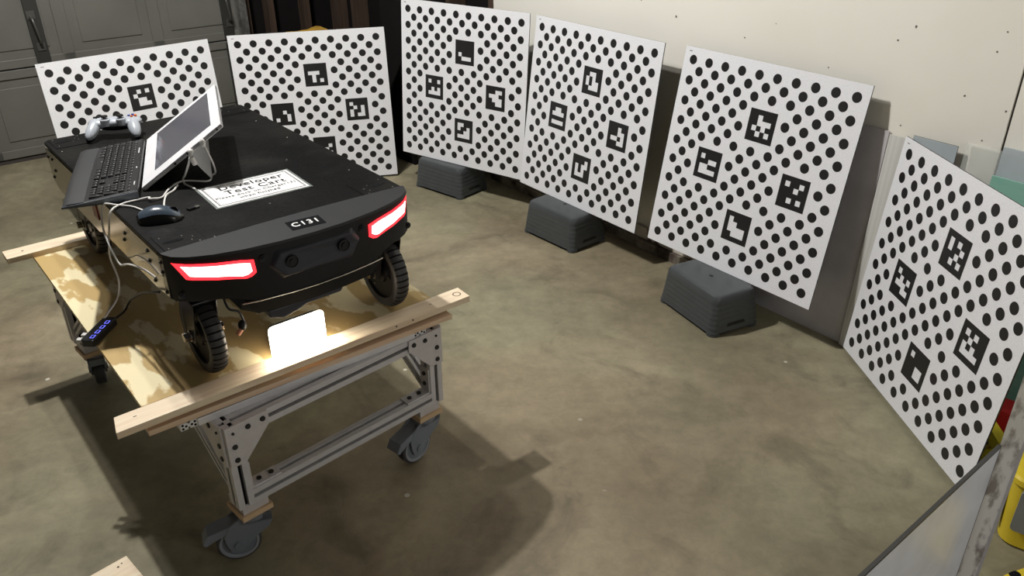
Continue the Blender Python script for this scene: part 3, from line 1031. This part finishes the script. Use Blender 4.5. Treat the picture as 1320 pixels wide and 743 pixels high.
def chevron_tyre(c, r, w):
    mb = MB()
    n = 144
    prof = [(r - .030, -w / 2 + .004), (r - .016, -w / 2), (r - .006, -w / 2 + .003), (r - .0015, -w / 4), (r, 0), (r - .0015, w / 4), (r - .006, w / 2 - .003), (r - .016, w / 2), (r - .030, w / 2 - .004)]
    rows = []
    for i in range(n + 1):
        row = []
        for rr, x in prof:
            ph = (i + 9.0 * abs(x) / (w / 2)) % 4
            dr = -.0022 if (ph < 1.2 and abs(x) > .003 and rr > r - .01) else 0
            a = 2 * PI * i / n
            row.append(Vector((c[0] + x, c[1] + (rr + dr) * math.cos(a), c[2] + (rr + dr) * math.sin(a))))
        rows.append(row)
    mb.grid(rows)
    k0_ = 0
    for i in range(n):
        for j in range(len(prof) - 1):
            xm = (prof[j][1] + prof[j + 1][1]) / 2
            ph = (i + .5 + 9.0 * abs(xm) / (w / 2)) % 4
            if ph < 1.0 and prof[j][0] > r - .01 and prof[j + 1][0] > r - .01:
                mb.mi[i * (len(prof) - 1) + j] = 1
    return mb


def wheel_unit(x, y, sg, front=True):
    r = .110
    z = r + .0005
    w = .046
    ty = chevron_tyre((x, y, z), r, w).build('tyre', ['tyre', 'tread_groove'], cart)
    hb = MB().lathe([(.0, -.016), (.030, -.016), (.034, -.010), (.080, -.012), (.082, -.02)], (x, y, z), (1, 0, 0), 32).lathe([(.0, .016), (.030, .016), (.034, .010), (.080, .012), (.082, .02)], (x, y, z), (1, 0, 0), 32)
    hb.build('wheel_disc', 'gloss', ty)
    for a in (60, 180, 300):
        for s_ in (-1, 1):
            MB().cyl((x + s_ * .010, y + .055 * math.cos(R(a)), z + .055 * math.sin(R(a))), (x + s_ * .0175, y + .055 * math.cos(R(a)), z + .055 * math.sin(R(a))), .004, .003, 8).build('disc_screw', 'steel', ty)
    fk = MB()
    for s_ in (-1, 1):
        fk.prism([(y - .060, Z(.700)), (y - .026, z - .010), (y - .012, z - .022), (y + .012, z - .022), (y + .024, z - .010), (y + .050, Z(.700))], x + s_ * (w / 2 + .004), x + s_ * (w / 2 + .008), 'x')
    fk.box((x - w / 2 - .008, y - .060, Z(.700)), (x + w / 2 + .008, y + .050, Z(.706)))
    fk.cyl((x, y, Z(.704)), (x, y, Z(.735)), .028, .028, 20)
    f_o = fk.build('fork', 'gloss', cart, bevel=0.003)
    nt = MB().cyl((x - w / 2 - .022, y, z), (x + w / 2 + .022, y, z), .005, .005, 12)
    for s_ in (-1, 1):
        nt.cyl((x + s_ * (w / 2 + .009), y, z), (x + s_ * (w / 2 + .012), y, z), .015, .015, 20)
        nt.cyl((x + s_ * (w / 2 + .012), y, z), (x + s_ * (w / 2 + .028), y, z), .0125, .0125, 6, smooth=False)
    nt.build('axle_nut', 'steel', f_o)
    return f_o


f1_ = wheel_unit(.070, .045, 1)
wheel_unit(.606, .045, 1)
wheel_unit(.060, .975, 1)
wheel_unit(.606, .975, 1)
# the plug and cable hanging beside the front wheel
cb_ = MB().tube([(.125, .02, Z(.715)), (.128, .0, Z(.66)), (.150, -.01, Z(.645)), (.158, -.012, Z(.615))], .003)
c_o = cb_.build('sensor_cable', 'cable_black', cart)
MB().ball((.152, -.012, Z(.605)), (.011, .011, .015), 12, 8).build('cable_boot', 'fascia', c_o)
MB().cyl((.147, -.014, Z(.596)), (.135, -.015, Z(.585)), .0065, .0065, 10).build('connector', 'copper', c_o)

# ------------------------------------------------------------------ work light standing under the nose
wl = r_obj(empty('work_light', (0, 0, 0)), ZP, .287, -.032)
tag(wl, 'glowing white LED work light standing on the plywood under the cart nose', 'lamp')
mb = MB().prism(rrect(.140, .080, .012, 5, 0, .054), .002, .026, 'y')
mb.build('light_housing', 'nose', wl, bevel=0.002)
MB().prism(rrect(.158, .094, .012, 5, 0, .054), -.003, .0015, 'y').build('led_panel', 'glow', wl, bevel=0.001)
MB().box((-.045, .0, 0), (.045, .045, .006)).box((-.012, .008, .004), (.012, .02, .02)).build('light_stand', 'nose', wl)

# ------------------------------------------------------------------ laminated sign on the deck
sg_ = r_obj(empty('laminated_sign', (0, 0, 0)), 0.8482, .346, .262, R(-2.5))
tag(sg_, 'laminated white paper notice lying on the cart deck', 'sign')
sw, sh_ = .272, .176
MB().box((-sw / 2, -sh_ / 2, 0), (sw / 2, sh_ / 2, .0006)).build('laminate_pouch', 'laminate', sg_)
pp = MB().box((-sw / 2 + .007, -sh_ / 2 + .007, .0006), (sw / 2 - .007, sh_ / 2 - .007, .001)).build('paper_sheet', 'paper', sg_)
bd = MB()
for k_, t_ in ((.014, .0022), (.018, .0007)):
    a, b = sw / 2 - k_, sh_ / 2 - k_
    for q0, q1 in (((-a, -b), (a, -b + t_)), ((-a, b - t_), (a, b)), ((-a, -b), (-a + t_, b)), ((a - t_, -b), (a, b))):
        bd.box((*q0, .001), (*q1, .0012))
bd.build('printed_border', 'ink', sg_)
text_mesh('printed_line', 'Developer', .041, 'ink', sg_, (.008, .046, .0011), bold=.0007, sx=.90)
text_mesh('printed_line', 'Test Cart', .041, 'ink', sg_, (.008, .008, .0011), bold=.0007, sx=.90)
text_mesh('printed_line', 'Please dock on Charger131', .0200, 'ink', sg_, (0, -.022, .0011), bold=.0002, sx=.86)
text_mesh('printed_line', 'when finished', .0200, 'ink', sg_, (0, -.046, .0011), bold=.0002, sx=.86)

# ------------------------------------------------------------------ keyboard
kb = r_obj(empty('keyboard', (0, 0, 0)), 0.8485)
tag(kb, 'black computer keyboard with padded wrist rest overhanging the left of the cart', 'keyboard')
# keyboard frame: u runs from its near (number pad) end to its far end, v from the wrist rest to the top edge
k0 = Vector((-0.104, 0.447))
ku = Vector((.345, .939)).normalized()
kv = Vector((ku.y, -ku.x))
KM = Matrix(((ku.x, kv.x, 0, k0.x), (ku.y, kv.y, 0, k0.y), (0, 0, 1, 0), (0, 0, 0, 1)))
KL, KD = .470, .190


def kz(v):
    return .010 + .016 * max(0, (v - .055)) / .15


body = MB()
outl = []
n_ = 24
for i in range(n_ + 1):
    t = i / n_
    outl.append((t * KL, -.001 - .003 * math.sin(PI * t)))
rowsT = []
for v_, dz in ((0, .0), (.004, .006), (.02, .010), (.055, .012), (.06, .010)):
    rowsT.append([KM @ Vector((u, w_ + v_, dz)) for u, w_ in outl])
body.grid(rowsT)
body.grid([[KM @ Vector((u, w_, 0)) for u, w_ in outl], [KM @ Vector((u, .06 + w_ * 0, 0)) for u, w_ in outl]], 0, False)
body.build('wrist_rest', 'kb_rest', kb)
body = MB()
body.prism([(.055, .0), (KD, .0), (KD, .024), (KD - .004, .027), (.06, .012), (.050, .011)], 0.0, KL, 'x', 0)
body.v = [tuple(KM @ Vector(p)) for p in body.v]
kbody = body.build('key_tray', 'kb', kb, bevel=0.002)
ed = MB()
ed.box((-.003, .0, .0), (.0, KD, .006)).prism([(0, 0), (KD, 0), (KD, .025), (.055, .0105), (0, .005)], -.003, 0, 'x')
ed.v = [tuple(KM @ Vector(p)) for p in ed.v]
ed.build('end_trim', 'kb_edge', kb)
# keys: rows along v, positions along u.  Number pad near u=0.
keys = []
pv = .0168
rows_v = [.066 + i * .0185 for i in range(5)]
for r_ in range(5):
    for c_ in range(4):
        if c_ == 0 and r_ in (1, 3):
            continue
        keys.append((.012 + c_ * .0185, rows_v[r_], .0168, .0353 if (c_ == 0 and r_ in (0, 2)) else .0168))
for c_ in range(3):
    keys.append((.094 + c_ * .0185, rows_v[0], .0168, .0168))
    keys.append((.094 + c_ * .0185, rows_v[3], .0168, .0168))
    keys.append((.094 + c_ * .0185, rows_v[4], .0168, .0168))
keys.append((.094 + .0185, rows_v[1], .0168, .0168))
offs = [0, .010, .005, .012, 0]
for r_ in range(5):
    if r_ == 0:
        for u0, w0 in ((.158, .024), (.184, .024), (.210, .024), (.236, .112), (.350, .024), (.376, .024), (.402, .024), (.428, .026)):
            keys.append((u0, rows_v[0], w0, .0168))
    else:
        first = .158
        n_k = 14
        keys.append((first, rows_v[r_], .0168 + offs[r_], .0168))
        u0 = first + .0185 + offs[r_]
        while u0 + .0168 < KL - .010:
            wk = .0168
            if u0 + .0185 + .0168 >= KL - .010:
                wk = KL - .010 - u0
            keys.append((u0, rows_v[r_], wk, .0168))
            u0 += .0185
for c_ in range(18):
    keys.append((.012 + c_ * .0245, .1615, .021, .009))
kn_i = 0
for u0, v0, wu, wv in keys:
    z0 = .0125 + (v0 - .06) * .104
    kk = MB()
    q = .0018
    base = [(u0, v0), (u0 + wu, v0), (u0 + wu, v0 + wv), (u0, v0 + wv)]
    topq = [(u0 + q, v0 + q), (u0 + wu - q, v0 + q), (u0 + wu - q, v0 + wv - q), (u0 + q, v0 + wv - q)]
    hgt = .0055 if wv > .01 else .003
    vv = [KM @ Vector((a, b, z0 - .002)) for a, b in base] + [KM @ Vector((a, b, z0 + hgt)) for a, b in topq]
    kk.add(vv, [(0, 1, 5, 4), (1, 2, 6, 5), (2, 3, 7, 6), (3, 0, 4, 7), (4, 5, 6, 7)], 0)
    # printed legend
    a, b = u0 + wu * .62, v0 + wv * .62
    e_ = .0018
    kk.add([KM @ Vector((a, b, z0 + hgt + .0002)), KM @ Vector((a + e_ * 1.6, b, z0 + hgt + .0002)), KM @ Vector((a + e_ * 1.6, b + e_, z0 + hgt + .0002)), KM @ Vector((a, b + e_, z0 + hgt + .0002))], [(0, 1, 2, 3)], 1)
    o = kk.build('key', ['key', 'legend'], kb)
for u0, w0 in ((.05, .028), (.19, .012), (.33, .05)):
    q_ = MB().box((u0, .178, .0262), (u0 + w0, .181, .0268))
    q_.v = [tuple(KM @ Vector(p)) for p in q_.v]
    q_.build('status_print', 'legend', kb)

# ------------------------------------------------------------------ tablet on its kickstand
tb = r_obj(empty('tablet_computer', (0, 0, 0)), 0.8485)
tag(tb, 'silver tablet computer tilted back on its kickstand between keyboard and sign', 'tablet')
t0_ = Vector((.100, .437, .0105))
tu = Vector((.340, .940, 0)).normalized()         # along the bottom edge, away from the camera
tv = Vector((.316 - .097, .358 - .437, .1555)).normalized()   # up the face
tv = (tv - tu * tv.dot(tu)).normalized()
tn = tv.cross(tu)
if tn.dot(Vector((-1, 0, .6))) < 0:
    tn = -tn
TM = Matrix(((tu.x, tv.x, tn.x, t0_.x), (tu.y, tv.y, tn.y, t0_.y), (tu.z, tv.z, tn.z, t0_.z), (0, 0, 0, 1)))
TW, TH, TT = .450, .280, .012


def on_tab(mb):
    mb.v = [tuple(TM @ Vector(p)) for p in mb.v]
    return mb


on_tab(MB().box((0, 0, -TT), (TW, TH, -.0015))).build('tablet_shell', 'tab_side', tb, bevel=0.002)
on_tab(MB().box((0.0005, .0005, -.0015), (TW - .0005, TH - .0005, 0))).build('bezel', 'tab_white', tb, bevel=0.0005)
on_tab(MB().box((.060, .045, 0), (TW - .028, TH - .032, .0004))).build('screen', 'screen', tb)
for v_, w_ in ((.205, .014), (.155, .010), (.11, .006)):
    on_tab(MB().box((-.0006, v_, -.009), (.0004, v_ + w_, -.004))).build('side_port', 'slot', tb)
on_tab(MB().cyl((-.0008, TH - .018, -.006), (.0004, TH - .018, -.006), .0025, .0025, 10)).build('headphone_socket', 'slot', tb)
# kickstand: plate hinged half-way up the back reaching down to the deck
hinge = TM @ Vector((0.02, .150, -TT - .001))
foot = Vector((.302, .456, .004))
d_ = foot - hinge
d_ = d_ - tu * d_.dot(tu)
ks = MB()
nn = d_.cross(tu).normalized() * .0018
q0 = hinge
ks.add([q0, q0 + tu * .40, q0 + tu * .40 + d_, q0 + d_, q0 + nn, q0 + tu * .40 + nn, q0 + tu * .40 + d_ + nn, q0 + d_ + nn],
       [(0, 1, 2, 3), (4, 7, 6, 5), (0, 4, 5, 1), (1, 5, 6, 2), (2, 6, 7, 3), (3, 7, 4, 0)])
ks.build('kickstand', 'tab_side', tb)

# ------------------------------------------------------------------ mouse
ms = r_obj(empty('computer_mouse', (0, 0, 0)), 0.8485, .071, .205, R(-22))
tag(ms, 'slate blue and black computer mouse on the left front corner of the deck', 'mouse')
mb = MB()
rows = []
for i in range(17):
    t = i / 16
    x = -.056 + .112 * t
    wdt = .030 * (max(0, 1 - (2 * t - 1) ** 4)) ** .5 * (1.0 - .10 * t) + .0005
    hgt = .036 * (math.sin(PI * min(1, (t * .86 + .12))) ** .75) + .001
    row = []
    for j in range(13):
        a = PI * j / 12
        row.append(Vector((x, wdt * math.cos(a) * 1.0, .001 + hgt * math.sin(a) ** .7)))
    rows.append(row)
mb.grid(rows[:])
for j, q in ():
    pass
mo = mb.build('mouse_base', 'mouse_black', ms)
rows2 = []
for i in range(1, 16):
    r_ = rows[i]
    rows2.append([p + Vector((0, 0, .0012)) for p in r_[3:11]])
MB().grid(rows2).build('mouse_shell', 'mouse_top', ms)
MB().cyl((.034, -.003, .022), (.034, .003, .022), .011, .011, 14).build('scroll_wheel', 'gloss', ms)
dn = r_obj(MB().box((-.012, -.007, 0), (.008, .007, .006)).box((.008, -.006, .001), (.020, .006, .005), 1).build('usb_dongle', ['hub', 'steel'], None, bevel=0.0006), 0.8485, .158, .225, R(10))
tag(dn, 'tiny black USB dongle on the deck just right of the mouse', 'dongle')

# ------------------------------------------------------------------ gamepad
gp = r_obj(empty('game_controller', (0, 0, 0)), 0.8525, .205, 1.000, R(-28))
gp.scale = (1.07, 1.07, 1.07)
tag(gp, 'silver and black game controller on the far left of the cart deck', 'game controller')
# frame: x to the right, y away from the camera, grips towards the camera
mb = MB()
mb.ball((0, .0, .040), (.046, .028, .014), 20, 10)
mb.ball((-.045, .0, .038), (.031, .030, .015), 18, 10)
mb.ball((.045, .0, .038), (.031, .030, .015), 18, 10)
for sg in (-1, 1):
    m4 = Euler((R(28), 0, R(sg * 16))).to_matrix().to_4x4()
    mb.ball((sg * .057, -.028, .028), (.018, .044, .017), 16, 10, 0, m4)
mb.build('silver_shell', 'grip', gp)
mb = MB()
mb.ball((0, .004, .026), (.055, .024, .013), 18, 8)
for sg in (-1, 1):
    m4 = Euler((R(28), 0, R(sg * 16))).to_matrix().to_4x4()
    mb.ball((sg * .060, -.030, .020), (.016, .040, .014), 14, 8, 0, m4)
mb.build('black_underside', 'gloss', gp)
for x_ in (-.022, .022):
    st = MB().lathe([(0.0145, 0), (.0145, .018), (.012, .021), (0.006, .021)], (x_, -.018, .034), (0, 0, 1), 20)
    so_ = st.build('stick_well', 'grip', gp)
    MB().cyl((x_, -.018, .052), (x_, -.018, .060), .004, .004, 10).cyl((x_, -.018, .060), (x_, -.018, .064), .010, .009, 18).build('thumb_stick', 'mouse_black', so_)
for dx_, dy_, mname in ((.0, .009, 'blue'), (.009, 0, 'orange'), (-.009, 0, 'blue'), (0, -.009, 'orange')):
    MB().cyl((.050 + dx_, .004 + dy_, .050), (.050 + dx_, .004 + dy_, .056), .0042, .004, 12).build('face_button', mname, gp)
MB().box((-.058, .001, .051), (-.040, .007, .056)).box((-.052, -.005, .051), (-.046, .013, .056)).build('direction_pad', 'mouse_black', gp)

# ------------------------------------------------------------------ USB hub and the cables
hb = r_obj(empty('usb_hub', (0, 0, 0)), ZP + .0005, -.104, .405, R(50 - 4))
tag(hb, 'black four-port USB hub with blue lights on the left edge of the plywood', 'usb hub')
MB().prism(rrect(.128, .038, .007), 0, .022, 'z').build('hub_shell', 'hub', hb, bevel=0.002)
for i in range(4):
    x_ = -.044 + i * .026
    MB().box((x_ - .008, -.0125, .022), (x_ + .008, -.0015, .0224)).build('port_light', 'blue_led', hb)
    MB().box((x_ - .0062, -.0105, .0224), (x_ + .0062, -.0035, .0226)).build('port_face', 'hub', hb)
for x_ in (-.045, -.019):
    MB().box((x_ - .007, .017, .004), (x_ + .007, .040, .014)).build('usb_plug', 'cable_white', hb, bevel=0.001)


def cable(pts, r, material, label, group=None):
    w = [rp(*p) for p in pts]
    o = MB()
    base = w[0].copy()
    o.tube([p - base for p in w], r, 8, 0, 8)
    ob = o.build('cable', material)
    ob.location = base
    tag(ob, label, 'cable', group)
    return ob


D = .8515  # cable paths unprojected from image pixels onto deck and cart side, then adjusted
port1 = (.234, .384, .953)
port2 = (.267, .372, .975)
c1 = cable([port1, (.222, .380, .920), (.208, .39, .885), (.212, .43, .860), (.208, .415, D), (.212, .38, D), (.216, .351, D)], .0028, 'cable_white', 'white cable plugged low into the tablet side with a bead-like choke')
MB().cyl((0.002, -.010, -.018), (.006, -.004, -.040), .007, .007, 14).ball((.001, -.006, -.004), (.008, .008, .008), 12, 8).build('ferrite_bead', 'cable_white', c1)
c2 = cable([port2, (.271, .368, .949), (.281, .366, .910), (.295, .40, .868), (.289, .417, .855), (.266, .39, D), (.21, .428, D + .003), (.162, .402, D), (.125, .352, D), (.098, .348, D + .004), (.090, .350, .857), (.094, .362, .856), (.066, .375, D), (.025, .372, D), (-.012, .34, .85), (-.024, .36, .79), (-.026, .40, .73), (-.022, .44, .68), (-.020, .42, .62), (-.03, .44, .56), (-.062, .455, .515), (-.085, .452, .494)], .0026, 'cable_white', 'white cable from the upper tablet port, looping off the deck down to the hub')
MB().ball((.0, -.003, -.006), (.008, .007, .012), 12, 8).build('plug', 'cable_white', c2)
cable([(.185, .399, D + .006), (.165, .38, D), (.138, .358, D), (.112, .300, D), (.100, .262, D), (.075, .265, D), (.057, .288, D), (.042, .335, D), (.012, .37, D + .002), (-.012, .41, .846), (-.028, .40, .79), (-.030, .355, .74), (-.026, .32, .71), (-.020, .25, .735), (-.014, .14, .762), (-.008, .06, .768)], .0026, 'cable_white', 'white cable curling round the mouse and hanging against the cart side')
cable([(-.046, .452, ZP + .012), (-.02, .445, ZP + .03), (-.008, .40, .56), (-.014, .22, .66), (-.014, .10, .712), (-.008, .06, .728)], .0032, 'cable_black', 'thick black cable from the hub up to the side of the cart')
c4 = cable([(-.008, .03, .790), (-.010, .09, .800), (-.014, .16, .792), (-.014, .22, .765), (-.014, .27, .745)], .0014, 'cable_black', 'thin black cable with an inline connector on the cart side')
MB().cyl((-.011, .078, .003), (-.013, .120, -.014), .005, .005, 10).build('inline_connector', 'cable_black', c4)

# ------------------------------------------------------------------ sheets leaning on the wall behind the right-hand boards


def sheet(name, s0, s1, nbot, ntop, z1, th, material, label, edge=None):
    """leaning sheet: front face from (nbot at floor) to (ntop at z1)"""
    mb = MB()
    v = [wp(s0, nbot, 0.001), wp(s1, nbot, 0.001), wp(s1, nbot + th, 0.001), wp(s0, nbot + th, 0.001), wp(s0, ntop, z1), wp(s1, ntop, z1), wp(s1, ntop + th, z1), wp(s0, ntop + th, z1)]
    c = wp((s0 + s1) / 2, nbot, 0)
    v = [p - c for p in v]
    a = math.atan2(U.y, U.x)
    rot = Matrix.Rotation(-a, 3, 'Z')
    v = [rot @ p for p in v]
    mb.add(v, [(0, 1, 5, 4)], 0)
    mb.add(v, [(2, 3, 7, 6), (0, 3, 2, 1), (4, 5, 6, 7), (1, 2, 6, 5), (3, 0, 4, 7)], 1)
    o = mb.build(name, [material, edge or material])
    o.location = c
    o.rotation_euler = (0, 0, a)
    tag(o, label, 'panel')
    return o


sheet('foam_sheet', -1.96, -1.358, 2.615, 2.656, .822, .004, 'lean_grey', 'grey foam sheet leaning on the white wall behind the board on the nearest stool')
sheet('fluted_sheet', -1.352, -1.18, 2.604, 2.649, .815, .004, 'lean_white', 'white fluted plastic sheet just left of the rightmost dotted board')
sheet('blue_sheet', -1.265, -1.118, 2.592, 2.637, .835, .004, 'lean_blue', 'pale blue-grey sheet with a dark right edge, peeking above the rightmost dotted board', 'frame_black')
sheet('acrylic_sheet', -1.10, -.45, 2.600, 2.650, .850, .004, 'clear', 'clear acrylic sheet leaning over the vertical wall joint')
sheet('grey_plastic_sheet', -.985, -.45, 2.580, 2.632, .870, .005, 'lean_blue', 'grey plastic sheet at the right edge, behind the green glass')
sheet('green_glass_sheet', -.985, -.45, 2.560, 2.605, .785, .008, 'green_glass', 'green tinted glass sheet at the right edge above the dotted board')

# black panel standing between two boards
bp_ = MB().box((-.13, 0, 0), (.13, .02, .93)).build('black_panel', 'black_wall')
bp_.location = (-.655, 4.79, 0)
bp_.rotation_euler = (0, 0, R(-50))
tag(bp_, 'tall black panel standing in the gap between the two boards by the dark bay', 'panel')
# yellow cloth bundle on a crate in the stud bay
cr = MB().box((-.26, -.13, 0), (.26, .13, .66)).build('storage_box', 'black_wall', None, bevel=0.01)
cr.location = (-1.17, 5.02, 0)
cr.rotation_euler = (0, 0, R(12))
tag(cr, 'dark storage box in the stud bay, under the yellow cloth', 'box')
yb = MB()
rows = []
for i in range(15):
    x = -.20 + .40 * i / 14
    row = []
    for j in range(13):
        y = -.10 + .20 * j / 12
        e_ = max(0, 1 - (x / .20) ** 2) * max(0, 1 - (y / .10) ** 2)
        row.append(Vector((x, y, .075 * e_ ** .5 * (1 + .25 * math.sin(31 * x + 9 * y) * math.cos(23 * y + 5)))))
    rows.append(row)
yb.grid(rows)
yo_ = yb.build('yellow_cloth', 'yellowbag')
yo_.location = (-1.17, 5.00, .661)
yo_.rotation_euler = (0, 0, R(12))
tag(yo_, 'crumpled yellow cloth above the board in front of the dark stud bay', 'cloth')

# ------------------------------------------------------------------ near right corner
pa = Vector((.587, .987, 0))
pb = Vector((.986, 1.315, 0))
d_ = (pb - pa).normalized()
gw = MB()
gw.box((-.30, 0, 0), (.5165, .006, .600), 0)
wo = gw.build('glossy_panel', 'whiteboard')
wo.location = pa
wo.rotation_euler = (0, 0, math.atan2(d_.y, d_.x))
tag(wo, 'glossy white panel with black rim standing at the bottom right', 'panel')
MB().box((-.305, -.0005, .600), (.5175, .0065, .606)).box((.5165, -.0005, 0), (.5180, .0065, .600)).build('rim', 'frame_black', wo)
gs = MB()
gs.box((0, 0, 0), (.036, .004, 1.15), 0).box((.032, .004, 0), (.036, .040, 1.15), 0).box((0, .004, 0), (.003, .040, 1.15), 0)
go = gs.build('steel_post', 'spangle')
go.location = (.990, 1.325, 0)
go.rotation_euler = (0, 0, R(-37))
tag(go, 'spangled galvanised steel post at the right edge, in front of the yellow bin', 'post')
MB().box((.036, -.001, 0), (.042, .040, 1.15)).build('return_flange', 'alu_plate', go)

# yellow bin with a grey label
yb_ = empty('yellow_bin', (1.465, 1.665, 0), R(-35))
tag(yb_, 'yellow plastic bin with grey label behind the steel post', 'bin')
mb = MB()
rg = [[Vector((x, y, z)) for x, y in rrect(.24 + e_, .20 + e_, .045, 6)] for z, e_ in ((0.0, -.02), (.008, 0), (.20, .02), (.21, .034), (.225, .034), (.232, .026))]
w = len(rg[0])
for k_ in range(len(rg) - 1):
    mb.add(rg[k_] + rg[k_ + 1], [(i, (i + 1) % w, w + (i + 1) % w, w + i) for i in range(w)], 0, True)
mb.add(rg[0], [tuple(range(w))])
mb.add(rg[-1], [tuple(range(w))])
mb.build('bin_body', 'yellow', yb_)
MB().prism(rrect(.16, .13, .012, 4, -.02, .135), -.1190, -.1090, 'y').build('bin_label', 'label_grey', yb_)
MB().prism(rrect(.155, .16, .012, 4, 0, .120), -.1345, -.1285, 'x').build('bin_label', 'label_grey', yb_)
# yellow lid with a black slot
yl = empty('bin_cover', (1.372, 1.470, 0), R(20))
tag(yl, 'yellow plastic lid with a black handle hole at the bottom right corner', 'lid')
MB().prism(rrect(.26, .15, .03, 6), 0, .035, 'z').build('lid_body', 'yellow', yl, bevel=0.006)
MB().prism(rrect(.030, .020, .008, 4, -.080, .064), .0348, .0356, 'z').build('handle_hole', 'slot', yl)
# foam shapes behind the rightmost board
fy = empty('yellow_foam_cross', (1.455, 1.925, .0), R(-55))
tag(fy, 'bright yellow foam cross shape at the right edge behind the dotted board', 'foam shape')
mb = MB()
for a in (50, -50):
    m4 = Matrix.Translation((0, 0, .09)) @ Matrix.Rotation(R(a), 4, 'Y')
    mb.box((-.016, -.022, -.11), (.016, .022, .11), 0, m4)
mb.build('foam_body', 'yellow_bright', fy, bevel=0.002)
fr_ = MB()
m4 = Matrix.Rotation(R(20), 4, 'Y')
fr_.box((-.075, -.04, 0), (.075, .04, .13), 0)
ro = fr_.build('red_foam_block', 'red', None, bevel=0.006)
ro.location = (1.53, 2.04, .03)
ro.rotation_euler = (0, 0, R(-40))
tag(ro, 'red foam block at the right edge behind the yellow cross', 'foam shape')
